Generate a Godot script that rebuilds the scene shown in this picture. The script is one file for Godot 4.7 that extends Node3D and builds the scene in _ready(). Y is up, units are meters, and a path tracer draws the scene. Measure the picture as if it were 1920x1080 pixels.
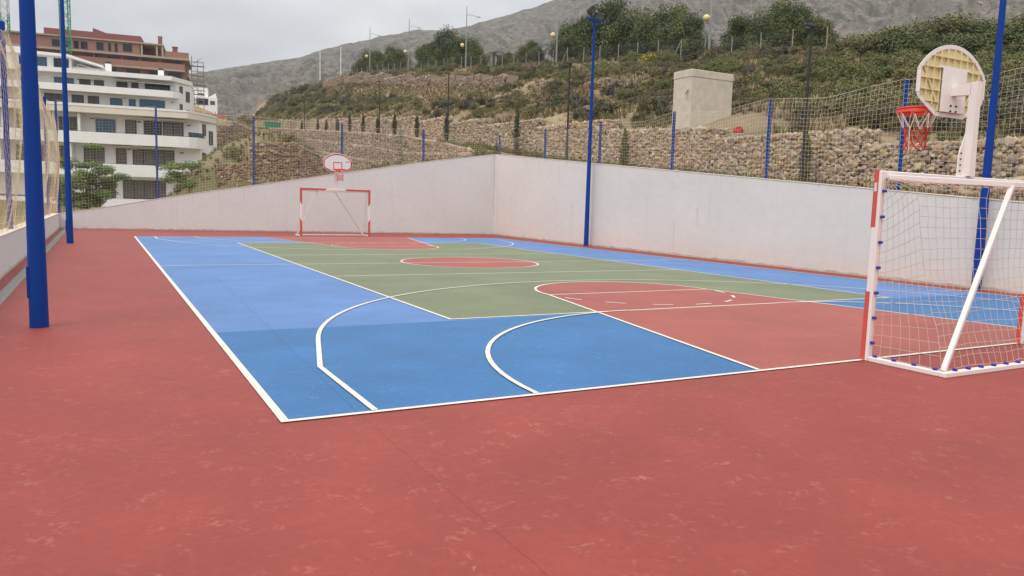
extends Node3D
# Sports court on a hillside. World used below: x to the right, h up, d away from the camera; P() turns that into Godot axes.

var rng := RandomNumberGenerator.new()
var M := {}
var taken := {}
var ground_noise := FastNoiseLite.new()

func P(x: float, h: float, d: float) -> Vector3:
	return Vector3(x, h, -d)

# ---------------------------------------------------------------- mesh builder
class MB:
	var v := PackedVector3Array()
	var n := PackedVector3Array()
	var c := PackedColorArray()
	var uv := PackedVector2Array()
	var ix := PackedInt32Array()
	var use_color := false
	var use_uv := false
	var col := Color.WHITE
	func vert(p: Vector3, nn: Vector3, t := Vector2.ZERO) -> int:
		v.append(p)
		n.append(nn)
		c.append(col)
		uv.append(t)
		return v.size() - 1
	# corners counter-clockwise seen from outside
	func tri(a: Vector3, b: Vector3, d: Vector3) -> void:
		var nn := (b - a).cross(d - a).normalized()
		var i := vert(a, nn)
		vert(b, nn)
		vert(d, nn)
		ix.append_array(PackedInt32Array([i, i + 2, i + 1]))
	func quad(a: Vector3, b: Vector3, d: Vector3, e: Vector3) -> void:
		var nn := (d - a).cross(e - b).normalized()
		var i := vert(a, nn, Vector2(0, 0))
		vert(b, nn, Vector2(1, 0))
		vert(d, nn, Vector2(1, 1))
		vert(e, nn, Vector2(0, 1))
		ix.append_array(PackedInt32Array([i, i + 2, i + 1, i, i + 3, i + 2]))
	func box(ctr: Vector3, size: Vector3, b := Basis.IDENTITY) -> void:
		var h := size * 0.5
		var p := []
		for k in 8:
			p.append(ctr + b * Vector3(h.x if k & 1 else -h.x, h.y if k & 2 else -h.y, h.z if k & 4 else -h.z))
		quad(p[4], p[5], p[7], p[6])
		quad(p[1], p[0], p[2], p[3])
		quad(p[5], p[1], p[3], p[7])
		quad(p[0], p[4], p[6], p[2])
		quad(p[6], p[7], p[3], p[2])
		quad(p[0], p[1], p[5], p[4])
	# box with chamfered edges
	func cbox(ctr: Vector3, size: Vector3, ch: float, b := Basis.IDENTITY) -> void:
		var h := size * 0.5
		var k := minf(ch, minf(h.x, minf(h.y, h.z)) * 0.9)
		for ax in 3:
			for s in [-1.0, 1.0]:
				var u := (ax + 1) % 3
				var w := (ax + 2) % 3
				var q := []
				for e in [[-1, -1], [1, -1], [1, 1], [-1, 1]]:
					var t := Vector3.ZERO
					t[ax] = s * h[ax]
					t[u] = e[0] * (h[u] - k)
					t[w] = e[1] * (h[w] - k)
					q.append(ctr + b * t)
				if s > 0:
					quad(q[0], q[1], q[2], q[3])
				else:
					quad(q[3], q[2], q[1], q[0])
		for ax in 3:
			var u := (ax + 1) % 3
			var w := (ax + 2) % 3
			for su in [-1.0, 1.0]:
				for sw in [-1.0, 1.0]:
					var q := []
					for e in [[-1, 0], [1, 0], [1, 1], [-1, 1]]:
						var t := Vector3.ZERO
						t[ax] = e[0] * (h[ax] - k)
						t[u] = su * (h[u] - (0.0 if e[1] == 0 else k))
						t[w] = sw * (h[w] - (k if e[1] == 0 else 0.0))
						q.append(ctr + b * t)
					if su * sw < 0:
						quad(q[0], q[1], q[2], q[3])
					else:
						quad(q[3], q[2], q[1], q[0])
		for sx in [-1.0, 1.0]:
			for sy in [-1.0, 1.0]:
				for sz in [-1.0, 1.0]:
					var a := ctr + b * Vector3(sx * h.x, sy * (h.y - k), sz * (h.z - k))
					var e := ctr + b * Vector3(sx * (h.x - k), sy * h.y, sz * (h.z - k))
					var f := ctr + b * Vector3(sx * (h.x - k), sy * (h.y - k), sz * h.z)
					if sx * sy * sz > 0:
						tri(a, e, f)
					else:
						tri(a, f, e)
	# beam between two points with a rectangular section
	func beam(a: Vector3, e: Vector3, w: float, t: float, ch := 0.0, up := Vector3.UP) -> void:
		var z := (e - a).normalized()
		if absf(z.dot(up)) > 0.99:
			up = Vector3.FORWARD
		var x := up.cross(z).normalized()
		var y := z.cross(x)
		var b := Basis(x, y, z)
		if ch > 0.0:
			cbox((a + e) * 0.5, Vector3(w, t, a.distance_to(e)), ch, b)
		else:
			box((a + e) * 0.5, Vector3(w, t, a.distance_to(e)), b)
	func tube(pts: Array, radii, sides := 8, cap := true) -> void:
		var m := pts.size()
		var base := v.size()
		var last := Vector3.ZERO
		for i in m:
			var t: Vector3 = (pts[mini(i + 1, m - 1)] - pts[maxi(i - 1, 0)]).normalized()
			if last == Vector3.ZERO:
				last = t.cross(Vector3.UP if absf(t.y) < 0.9 else Vector3.RIGHT).normalized()
			var a := (last - t * last.dot(t)).normalized()
			last = a
			var bb := t.cross(a)
			var r: float = radii[i] if radii is Array else radii
			for k in sides:
				var g := TAU * k / sides
				var o := a * cos(g) + bb * sin(g)
				vert(pts[i] + o * r, o)
		for i in m - 1:
			for k in sides:
				var k2 := (k + 1) % sides
				var A := base + i * sides + k
				var B := base + i * sides + k2
				ix.append_array(PackedInt32Array([A, A + sides, B, B, A + sides, B + sides]))
		if cap:
			for e in [0, m - 1]:
				var t: Vector3 = (pts[1] - pts[0]).normalized() * -1.0 if e == 0 else (pts[m - 1] - pts[m - 2]).normalized()
				var o := v.size()
				vert(pts[e], t)
				for k in sides:
					vert(v[base + e * sides + k], t)
				for k in sides:
					if e == 0:
						ix.append_array(PackedInt32Array([o, o + 1 + k, o + 1 + (k + 1) % sides]))
					else:
						ix.append_array(PackedInt32Array([o, o + 1 + (k + 1) % sides, o + 1 + k]))
	# three-sided thread
	func thread(pts: PackedVector3Array, r: float) -> void:
		for i in pts.size() - 1:
			var t := (pts[i + 1] - pts[i]).normalized()
			var a := t.cross(Vector3.UP if absf(t.y) < 0.9 else Vector3.RIGHT).normalized()
			var bb := t.cross(a)
			var base := v.size()
			for e in 2:
				for k in 3:
					var g := TAU * k / 3.0
					var o := a * cos(g) + bb * sin(g)
					vert(pts[i + e] + o * r, o)
			for k in 3:
				var k2 := (k + 1) % 3
				ix.append_array(PackedInt32Array([base + k, base + k + 3, base + k2, base + k2, base + k + 3, base + k2 + 3]))
	# polygon in the (a, b) plane, pulled along c by depth
	func prism(poly: PackedVector2Array, o: Vector3, a: Vector3, b: Vector3, c_: Vector3) -> void:
		var t := Geometry2D.triangulate_polygon(poly)
		var ccw := not Geometry2D.is_polygon_clockwise(poly)
		if a.cross(b).dot(c_) < 0.0:
			ccw = not ccw
		for k in range(0, t.size(), 3):
			var q := []
			for e in 3:
				q.append(o + a * poly[t[k + e]].x + b * poly[t[k + e]].y)
			if (q[1] - q[0]).cross(q[2] - q[0]).dot(c_) < 0.0:
				var s = q[1]
				q[1] = q[2]
				q[2] = s
			tri(q[0] + c_, q[1] + c_, q[2] + c_)
			tri(q[0], q[2], q[1])
		for i in poly.size():
			var p0 := o + a * poly[i].x + b * poly[i].y
			var j := (i + 1) % poly.size()
			var p1 := o + a * poly[j].x + b * poly[j].y
			if ccw:
				quad(p0, p1, p1 + c_, p0 + c_)
			else:
				quad(p1, p0, p0 + c_, p1 + c_)
	func mesh() -> ArrayMesh:
		var arr := []
		arr.resize(Mesh.ARRAY_MAX)
		arr[Mesh.ARRAY_VERTEX] = v
		arr[Mesh.ARRAY_NORMAL] = n
		arr[Mesh.ARRAY_INDEX] = ix
		if use_color:
			arr[Mesh.ARRAY_COLOR] = c
		if use_uv:
			arr[Mesh.ARRAY_TEX_UV] = uv
		var am := ArrayMesh.new()
		am.add_surface_from_arrays(Mesh.PRIMITIVE_TRIANGLES, arr)
		return am

# ---------------------------------------------------------------- naming
func numbered(called: String) -> String:
	var k: int = taken.get(called, 0)
	taken[called] = k + 1
	return called if k == 0 else "%s_%03d" % [called, k]

func tag(o: Node, label: String, category := "", group := "", kind := "") -> Node:
	if label:
		o.set_meta("label", label)
	if category:
		o.set_meta("category", category)
	if group:
		o.set_meta("group", group)
	if kind:
		o.set_meta("kind", kind)
	return o

func put(mesh: Mesh, mat: Material, called: String, parent: Node = null) -> MeshInstance3D:
	var o := MeshInstance3D.new()
	o.mesh = mesh
	o.material_override = mat
	if parent == null:
		o.name = numbered(called)
		add_child(o, true)
	else:
		o.name = called
		parent.add_child(o, true)
	return o

func thing(called: String, at: Vector3, turn: float, label: String, category: String, group := "") -> Node3D:
	var o := Node3D.new()
	o.name = numbered(called)
	add_child(o, true)
	o.position = at
	o.rotation.y = turn
	tag(o, label, category, group)
	return o

func copy(o: Node3D, called: String, at: Vector3, turn: float, label: String) -> Node3D:
	var r: Node3D = o.duplicate()
	r.name = numbered(called)
	add_child(r, true)
	r.position = at
	r.rotation.y = turn
	r.set_meta("label", label)
	return r

func many(mesh: Mesh, mat: Material, at: Array, cols: Array, called: String, parent: Node = null) -> MultiMeshInstance3D:
	var mm := MultiMesh.new()
	mm.transform_format = MultiMesh.TRANSFORM_3D
	mm.use_colors = cols.size() > 0
	mm.mesh = mesh
	mm.instance_count = at.size()
	for i in at.size():
		mm.set_instance_transform(i, at[i])
		if cols.size():
			mm.set_instance_color(i, cols[i])
	var o := MultiMeshInstance3D.new()
	o.multimesh = mm
	o.material_override = mat
	o.name = numbered(called) if parent == null else called
	(self if parent == null else parent).add_child(o, true)
	return o

# ---------------------------------------------------------------- materials
func rgb(r: int, g: int, b: int) -> Color:
	return Color8(r, g, b)

func mat(c: Color, rough := 0.8, metal := 0.0) -> StandardMaterial3D:
	var m := StandardMaterial3D.new()
	m.albedo_color = c
	m.roughness = rough
	m.metallic = metal
	return m

func noise_img(size: int, freq: float, sd: int, oct := 4, kind := FastNoiseLite.TYPE_SIMPLEX_SMOOTH) -> Image:
	var f := FastNoiseLite.new()
	f.seed = sd
	f.noise_type = kind
	f.frequency = freq
	f.fractal_octaves = oct
	return f.get_seamless_image(size, size)

func tex(im: Image) -> ImageTexture:
	return ImageTexture.create_from_image(im)

# even-toned grain between two colours, seamless
func grain_tex(size: int, lo: Color, hi: Color, freq: float, sd: int, oct := 5) -> ImageTexture:
	var a := noise_img(size, freq, sd, oct).get_data()
	var out := PackedByteArray()
	out.resize(size * size * 3)
	for i in size * size:
		var t := a[i] / 255.0
		var q := lo.lerp(hi, t)
		out[i * 3] = int(q.r * 255.0)
		out[i * 3 + 1] = int(q.g * 255.0)
		out[i * 3 + 2] = int(q.b * 255.0)
	return tex(Image.create_from_data(size, size, false, Image.FORMAT_RGB8, out))

func grain(c: Color, spread: float, scale: float, sd: int, rough := 0.85, freq := 0.03) -> StandardMaterial3D:
	var m := mat(Color.WHITE, rough)
	m.albedo_texture = grain_tex(256, c.darkened(spread), c.lightened(spread * 0.7), freq, sd)
	m.uv1_triplanar = true
	m.uv1_world_triplanar = true
	m.uv1_scale = Vector3.ONE * scale
	return m

# acrylic court paint: mottled coat, dusty scuffs and rubbed patches
func court_paint(c: Color, dust: Color, sd: int, size: int, tile: float, scuffs: int) -> StandardMaterial3D:
	var r := RandomNumberGenerator.new()
	r.seed = sd
	var a := noise_img(size, 6.0 / size, sd, 5).get_data()
	var b := noise_img(size, 60.0 / size, sd + 1, 3).get_data()
	var fine := noise_img(size, tile * 22.0 / size, sd + 2, 4).get_data()
	var amt := PackedFloat32Array()
	amt.resize(size * size)
	for s in scuffs:
		var cx := r.randf() * size
		var cy := r.randf() * size
		var ang := r.randf() * TAU
		var kind := r.randf()
		var length := (r.randf_range(0.04, 0.22) if kind < 0.3 else r.randf_range(0.03, 0.16)) / tile * size
		var wid := (r.randf_range(0.007, 0.016) if kind < 0.3 else r.randf_range(0.014, 0.06)) / tile * size
		var strength := r.randf_range(0.14, 0.46) * (0.8 if kind < 0.3 else 0.7)
		if r.randf() < 0.06:
			strength *= 1.8
		var bend := r.randf_range(-0.6, 0.6)
		var steps := int(maxf(6.0, length / maxf(wid * 0.5, 1.0)))
		for k in steps:
			var t := k / float(steps) - 0.5
			var g := ang + bend * t
			var px := cx + cos(g) * t * length
			var py := cy + sin(g) * t * length
			var w := wid * (1.0 - absf(t) * 1.2)
			var iw := int(ceil(w))
			for oy in range(-iw, iw + 1):
				for ox in range(-iw, iw + 1):
					var q := (ox * ox + oy * oy) / (w * w + 0.01)
					if q < 1.0:
						var ii := posmod(int(py) + oy, size) * size + posmod(int(px) + ox, size)
						var z := strength * (1.0 - q * q) * smoothstep(0.38, 0.72, fine[ii] / 255.0) * 1.15
						if z > amt[ii]:
							amt[ii] = z
	var out := PackedByteArray()
	out.resize(size * size * 3)
	for i in size * size:
		var t := (a[i] / 255.0 - 0.5) * 0.12 + (b[i] / 255.0 - 0.5) * 0.10
		var q := c.lerp(dust, clampf(amt[i] + maxf(0.0, t) * 0.35, 0.0, 0.75))
		var f := 1.0 + t * 0.55 + (fine[i] / 255.0 - 0.5) * 0.07
		out[i * 3] = int(clampf(q.r * f, 0, 1) * 255.0)
		out[i * 3 + 1] = int(clampf(q.g * f, 0, 1) * 255.0)
		out[i * 3 + 2] = int(clampf(q.b * f, 0, 1) * 255.0)
	var m := mat(Color.WHITE, 0.62)
	m.albedo_texture = tex(Image.create_from_data(size, size, false, Image.FORMAT_RGB8, out))
	m.uv1_triplanar = true
	m.uv1_world_triplanar = true
	m.uv1_scale = Vector3.ONE / tile
	m.detail_enabled = true
	m.detail_blend_mode = BaseMaterial3D.BLEND_MODE_MUL
	m.detail_uv_layer = BaseMaterial3D.DETAIL_UV_2
	m.uv2_triplanar = true
	m.uv2_world_triplanar = true
	m.uv2_scale = Vector3.ONE / 17.3
	m.detail_albedo = M.patch
	m.normal_enabled = true
	m.normal_texture = M.floor_bump
	m.normal_scale = 0.18
	return m

# rendered concrete wall, u along it in metres, v height in metres (texture spans wide x high)
func wall_paint(wide: float, high: float, sd: int, c0 := Color8(210, 210, 208)) -> StandardMaterial3D:
	var W := 2048
	var Hh := 512
	var r := RandomNumberGenerator.new()
	r.seed = sd
	var f := FastNoiseLite.new()
	f.seed = sd
	f.frequency = 0.004
	f.fractal_octaves = 5
	var big := f.get_image(W, Hh).get_data()
	f.frequency = 0.03
	var small := f.get_image(W, Hh).get_data()
	var dirt := PackedFloat32Array()
	dirt.resize(W * Hh)
	var ppm := W / wide
	var ppv := Hh / high
	# splashed dirt along the foot of the wall: ragged outline
	for x in W:
		var top := 0.015 + 0.06 * (small[x + 200 * W] / 255.0) + 0.02 * (big[x + 90 * W] / 255.0)
		for y in int(top * ppv * 1.6):
			var e := y / (top * ppv)
			var k := (Hh - 1 - y) * W + x
			if e < 0.75 + 0.5 * (small[k] / 255.0):
				dirt[k] = 0.55 * (small[k] / 255.0 + 0.25)
	# run-down stains
	for s in 44:
		var sx := r.randf() * W
		var y0 := r.randf_range(0.02, 0.75) * Hh
		var ln := r.randf_range(0.15, 0.6) * Hh
		var w := r.randf_range(0.6, 2.2)
		var st := r.randf_range(0.05, 0.2) * (1.8 if r.randf() < 0.12 else 1.0)
		for y in range(int(y0), mini(Hh, int(y0 + ln))):
			var t := (y - y0) / ln
			for ox in range(-3, 4):
				var xx := int(sx + ox + 2.0 * (big[y * W + 30] / 255.0 - 0.5))
				if xx >= 0 and xx < W and absf(ox) <= w:
					var k := y * W + xx
					dirt[k] = maxf(dirt[k], st * (1.0 - t * 0.7) * (0.4 + small[k] / 255.0 * 0.8))
	var out := PackedByteArray()
	out.resize(W * Hh * 3)
	var cd := Color8(150, 128, 104)
	for y in Hh:
		for x in W:
			var k := y * W + x
			var t := (big[k] / 255.0 - 0.5) * 0.03 + (small[k] / 255.0 - 0.5) * 0.03
			# joints left by the formwork
			var mx := fposmod(x / ppm, 2.42) * ppm
			var my := fposmod((Hh - y) / ppv, 1.21) * ppv
			if mx < 1.0:
				t -= 0.035
			elif my < 1.0:
				t -= 0.018
			var q := (c0 * (1.0 + t)).lerp(cd, dirt[k])
			out[k * 3] = int(clampf(q.r, 0, 1) * 255.0)
			out[k * 3 + 1] = int(clampf(q.g, 0, 1) * 255.0)
			out[k * 3 + 2] = int(clampf(q.b, 0, 1) * 255.0)
	var m := mat(Color.WHITE, 0.85)
	m.albedo_texture = tex(Image.create_from_data(W, Hh, false, Image.FORMAT_RGB8, out))
	return m

func foliage_mat(rough := 0.85) -> StandardMaterial3D:
	var m := mat(Color.WHITE, rough)
	m.vertex_color_use_as_albedo = true
	m.backlight = Color(0.25, 0.28, 0.12)
	m.cull_mode = BaseMaterial3D.CULL_DISABLED
	return m

func make_materials() -> void:
	M.patch = grain_tex(512, Color8(228, 227, 227), Color8(255, 255, 255), 0.012, 77, 6)
	var bump := noise_img(512, 0.12, 5, 3)
	bump.bump_map_to_normal_map(2.0)
	M.floor_bump = tex(bump)
	M.red = court_paint(Color8(150, 60, 50), Color8(184, 132, 118), 11, 1536, 6.3, 1500)
	M.key_red = court_paint(Color8(164, 84, 73), Color8(196, 148, 138), 12, 512, 5.1, 90)
	M.blue = court_paint(Color8(90, 131, 188), Color8(138, 165, 204), 13, 512, 5.7, 60)
	M.blue_near = court_paint(Color8(50, 112, 167), Color8(116, 162, 202), 14, 1024, 5.3, 240)
	M.green = court_paint(Color8(117, 126, 94), Color8(150, 156, 132), 15, 512, 5.9, 60)
	M.line = grain(Color8(228, 220, 207), 0.09, 0.9, 21, 0.7, 0.05)
	M.crack = grain(Color8(138, 58, 52), 0.2, 2.0, 22)
	M.crack_blue = grain(Color8(46, 92, 148), 0.2, 2.0, 23)
	M.wall_far = wall_paint(20.0, 4.6, 31)
	M.wall_side = wall_paint(36.0, 4.6, 32, Color8(213, 208, 202))
	M.wall_low = wall_paint(60.0, 1.2, 33)
	M.coping = grain(Color8(218, 206, 188), 0.06, 0.7, 34)
	M.post_blue = mat(Color8(20, 60, 138), 0.5)
	M.post_blue.metallic_specular = 0.22
	M.post_blue.clearcoat_enabled = true
	M.post_blue.clearcoat = 0.04
	M.post_blue.clearcoat_roughness = 0.4
	M.steel = mat(Color8(150, 152, 152), 0.45, 0.7)
	M.dark_metal = mat(Color8(48, 46, 46), 0.55, 0.2)
	M.glass = mat(Color8(120, 130, 135), 0.12)
	M.white_metal = mat(Color8(230, 224, 219), 0.45)
	M.goal_red = mat(Color8(202, 84, 74), 0.5)
	M.clip = mat(Color8(40, 52, 150), 0.5)
	M.net_goal = mat(Color8(206, 184, 168), 0.85)
	M.net_fence = mat(Color8(224, 208, 178), 0.85)
	M.net_left = mat(Color8(228, 204, 166), 0.85)
	M.rim = mat(Color8(222, 66, 44), 0.45)
	M.net_red = mat(Color8(206, 50, 54), 0.8)
	M.net_white = mat(Color8(226, 212, 200), 0.8)
	M.board_white = mat(Color8(226, 222, 220), 0.4)
	M.board_back = grain(Color8(222, 212, 164), 0.05, 2.0, 41, 0.6)
	M.board_red = mat(Color8(196, 44, 48), 0.45)
	M.print_blue = mat(Color8(90, 100, 170), 0.5)
	M.sticker = mat(Color8(214, 206, 204), 0.5)
	M.drain = grain(Color8(140, 140, 132), 0.12, 1.5, 42)
	M.concrete = grain(Color8(204, 195, 176), 0.09, 0.35, 43, 0.9, 0.02)
	M.concrete_dark = grain(Color8(172, 160, 140), 0.1, 0.5, 44, 0.9)
	M.render_white = grain(Color8(241, 240, 238), 0.03, 0.1, 45, 0.85)
	M.render_cream = grain(Color8(230, 221, 207), 0.04, 0.1, 46, 0.85)
	M.shutter = grain(Color8(92, 88, 90), 0.08, 0.6, 47, 0.6)
	M.pane = mat(Color8(62, 96, 122), 0.06, 0.35)
	M.pane_dark = mat(Color8(34, 40, 52), 0.08, 0.2)
	M.frame_dark = mat(Color8(56, 56, 60), 0.5)
	M.brick = grain(Color8(162, 116, 98), 0.18, 0.4, 48, 0.9, 0.06)
	M.brick_red = grain(Color8(146, 88, 82), 0.12, 0.4, 49, 0.9, 0.06)
	M.slab = grain(Color8(176, 158, 142), 0.1, 0.3, 50, 0.9)
	M.crane_green = mat(Color8(66, 138, 104), 0.6)
	M.crane_grey = mat(Color8(188, 186, 182), 0.6)
	M.tube_steel = mat(Color8(140, 134, 128), 0.6, 0.3)
	M.plank = grain(Color8(150, 126, 100), 0.15, 0.6, 51)
	M.awning = grain(Color8(216, 210, 196), 0.04, 0.5, 52)
	M.orange = grain(Color8(196, 120, 92), 0.1, 0.8, 53)
	M.skip_green = grain(Color8(30, 132, 92), 0.1, 0.5, 54, 0.55)
	M.asphalt = grain(Color8(96, 92, 88), 0.12, 0.4, 55, 0.95)
	M.bark = grain(Color8(96, 80, 66), 0.25, 1.5, 56, 0.95)
	M.galv = mat(Color8(150, 152, 150), 0.55, 0.35)
	M.globe = mat(Color8(226, 206, 148), 0.35)
	M.wood_post = grain(Color8(156, 150, 138), 0.15, 1.0, 57)
	M.wire = mat(Color8(84, 84, 78), 0.7)
	M.red_paint = mat(Color8(190, 50, 56), 0.45)
	M.leaf = foliage_mat()
	var g := mat(Color.WHITE, 0.95)
	g.vertex_color_use_as_albedo = true
	g.albedo_texture = grain_tex(512, Color8(168, 164, 156), Color8(255, 255, 255), 0.05, 60, 6)
	g.uv1_triplanar = true
	g.uv1_world_triplanar = true
	g.uv1_scale = Vector3.ONE * 0.22
	M.earth = g
	var mt := mat(Color.WHITE, 0.95)
	mt.vertex_color_use_as_albedo = true
	mt.albedo_texture = grain_tex(1024, Color8(96, 98, 92), Color8(255, 255, 255), 0.035, 61, 7)
	mt.uv1_triplanar = true
	mt.uv1_world_triplanar = true
	mt.uv1_scale = Vector3.ONE * 0.012
	M.mountain = mt
	var st := mat(Color.WHITE, 0.9)
	st.vertex_color_use_as_albedo = true
	st.albedo_texture = grain_tex(256, Color8(196, 190, 182), Color8(255, 255, 255), 0.06, 62, 5)
	st.uv1_triplanar = true
	st.uv1_world_triplanar = true
	st.uv1_scale = Vector3.ONE * 2.2
	M.stone_any = st
	M.stone = []
	for c in [[202, 182, 156], [188, 168, 146], [214, 198, 172], [178, 160, 144], [192, 178, 164], [186, 154, 128], [170, 158, 150], [206, 184, 150]]:
		var s := mat(Color8(c[0], c[1], c[2]), 0.9)
		s.albedo_texture = st.albedo_texture
		s.uv1_triplanar = true
		s.uv1_world_triplanar = true
		s.uv1_scale = Vector3.ONE * 2.2
		M.stone.append(s)
	M.fill = grain(Color8(166, 148, 128), 0.3, 1.6, 63, 0.95, 0.08)
	M.fill_far = grain(Color8(146, 124, 106), 0.3, 0.7, 64, 0.95, 0.09)

# ---------------------------------------------------------------- the lie of the land
func R(d: float) -> float:          # path along the court
	if d < 17.0:
		return 1.61 + 0.0835 * (d + 8.2)
	if d < 48.0:
		return 3.714 + 0.118 * (d - 17.0)
	return 7.372 + 0.085 * (d - 48.0)

func U(d: float) -> float:          # upper road
	if d < 12.0:
		return 12.6 + 0.22 * (d - 12.0)
	if d < 140.0:
		return 12.62 + 0.12 * (d - 12.0)
	return 27.98 + 0.055 * (d - 140.0)

func xwall(d: float) -> float:      # right court wall, inner face
	return 8.2 + 0.0386 * (d + 9.0)

func xlow(d: float) -> float:       # left edge of the path
	if d < 16.8:
		return xwall(d) + 0.24
	return lerpf(9.45, 11.0 + 0.08 * d, clampf((d - 16.8) / 12.0, 0, 1))

func xgab(d: float) -> float:       # face of the gabion wall
	return 14.0 + 0.08 * d

func gab_top(d: float) -> float:
	var st := [[-40.0, -0.9, 2.9, 3.9], [-0.9, 7.1, 4.43, 4.65], [7.1, 15.9, 5.13, 5.68], [15.9, 24.4, 6.26, 6.5], [24.4, 34.4, 7.03, 7.4], [34.4, 43.2, 7.98, 8.2]]
	for s in st:
		if d < s[1]:
			return lerpf(s[2], s[3], (d - s[0]) / (s[1] - s[0]))
	var k := floorf((d - 43.2) / 9.0)
	return R(43.2 + k * 9.0) + 2.1 + (d - 43.2 - k * 9.0) * 0.03

func low_height(d: float) -> float: # height of the retaining wall under the path
	return clampf((d - 22.0) / 20.0, 0.0, 1.0) * 4.0 * (1.0 - smoothstep(118.0, 150.0, d))

func HL(d: float) -> float:
	var t := [[19.0, -1.6], [60.0, -1.8], [80.0, 5.0], [125.0, 14.5], [160.0, 24.0], [210.0, 26.0], [270.0, 33.0]]
	for i in t.size() - 1:
		if d < t[i + 1][0]:
			return lerpf(t[i][1], t[i + 1][1], clampf((d - t[i][0]) / (t[i + 1][0] - t[i][0]), 0, 1))
	return 33.0

func hill(x: float, d: float) -> float:
	var xg := xgab(d)
	if x < xg + 0.5:
		return R(d) + 0.03 * ground_noise.get_noise_2d(x * 9.0, d * 9.0)
	var t0 := gab_top(d) - 0.12
	var u := U(d)
	if x < 41.0:
		var t := (x - xg - 0.5) / (41.0 - xg - 0.5)
		var s := t + 0.035 * sin(t * TAU * 2.0)
		return lerpf(t0, u, s) + 0.35 * ground_noise.get_noise_2d(x * 2.0, d * 2.0) * minf(1.0, t * 5.0)
	if x < 46.0:
		return u
	return u + (x - 46.0) * 0.02 + 0.4 * ground_noise.get_noise_2d(x, d)

func low(x: float, d: float) -> float:
	var xr := xlow(d)
	var wall_line := 19.6 - 0.139 * (x + 10.2)
	var at_wall := 0.35 + 0.178 * (clampf(x, -10.2, 9.2) + 10.2) - 1.4 * (1.0 - smoothstep(-8.0, -1.5, x))
	var right := R(d) - low_height(d) - 0.1
	var w := smoothstep(-6.0, xr, x)
	var g := lerpf(HL(d), right, w * w * 0.4 + w * 0.6)
	var near := clampf((d - wall_line) / 14.0, 0, 1)
	g = maxf(g, 7.0 - pow((x - 4.5) / 5.0, 2.0) * 2.2 - pow((d - 52.0) / 8.0, 2.0) * 3.0)
	return lerpf(at_wall, g, smoothstep(0.0, 1.0, near)) + 0.2 * ground_noise.get_noise_2d(x * 2.0, d * 2.0) * minf(1.0, near * 4.0)

func ground_at(x: float, d: float) -> float:
	return hill(x, d) if x > xlow(d) else low(x, d)

# grid of points to a smooth sheet
func sheet(rows: Array, cols: Array) -> MB:
	var b := MB.new()
	b.use_color = true
	var nr := rows.size()
	var nc: int = rows[0].size()
	for i in nr:
		for j in nc:
			var du: Vector3 = rows[i][mini(j + 1, nc - 1)] - rows[i][maxi(j - 1, 0)]
			var dv: Vector3 = rows[mini(i + 1, nr - 1)][j] - rows[maxi(i - 1, 0)][j]
			var nn := du.cross(dv).normalized()
			if nn.y < 0.0:
				nn = -nn
			b.col = cols[i][j]
			b.vert(rows[i][j], nn)
	for i in nr - 1:
		for j in nc - 1:
			var a := i * nc + j
			var q := PackedInt32Array([a, a + nc, a + 1, a + 1, a + nc, a + nc + 1])
			var nn: Vector3 = (b.v[a + 1] - b.v[a]).cross(b.v[a + nc] - b.v[a])
			if nn.y < 0.0:
				q = PackedInt32Array([a, a + 1, a + nc, a + 1, a + nc + 1, a + nc])
			b.ix.append_array(q)
	return b

func earth_color(x: float, d: float) -> Color:
	var a := ground_noise.get_noise_2d(x * 6.0 + 300.0, d * 6.0)
	var b := ground_noise.get_noise_2d(x * 2.2 - 90.0, d * 2.2 + 40.0)
	var straw := Color(0.50, 0.39, 0.245)
	var olive := Color(0.15, 0.15, 0.065)
	var soil := Color(0.34, 0.24, 0.155)
	var c := straw.lerp(soil, clampf(0.5 + b * 1.4, 0, 1))
	return c.lerp(olive, clampf(0.25 + a * 1.5, 0, 0.85))

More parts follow.
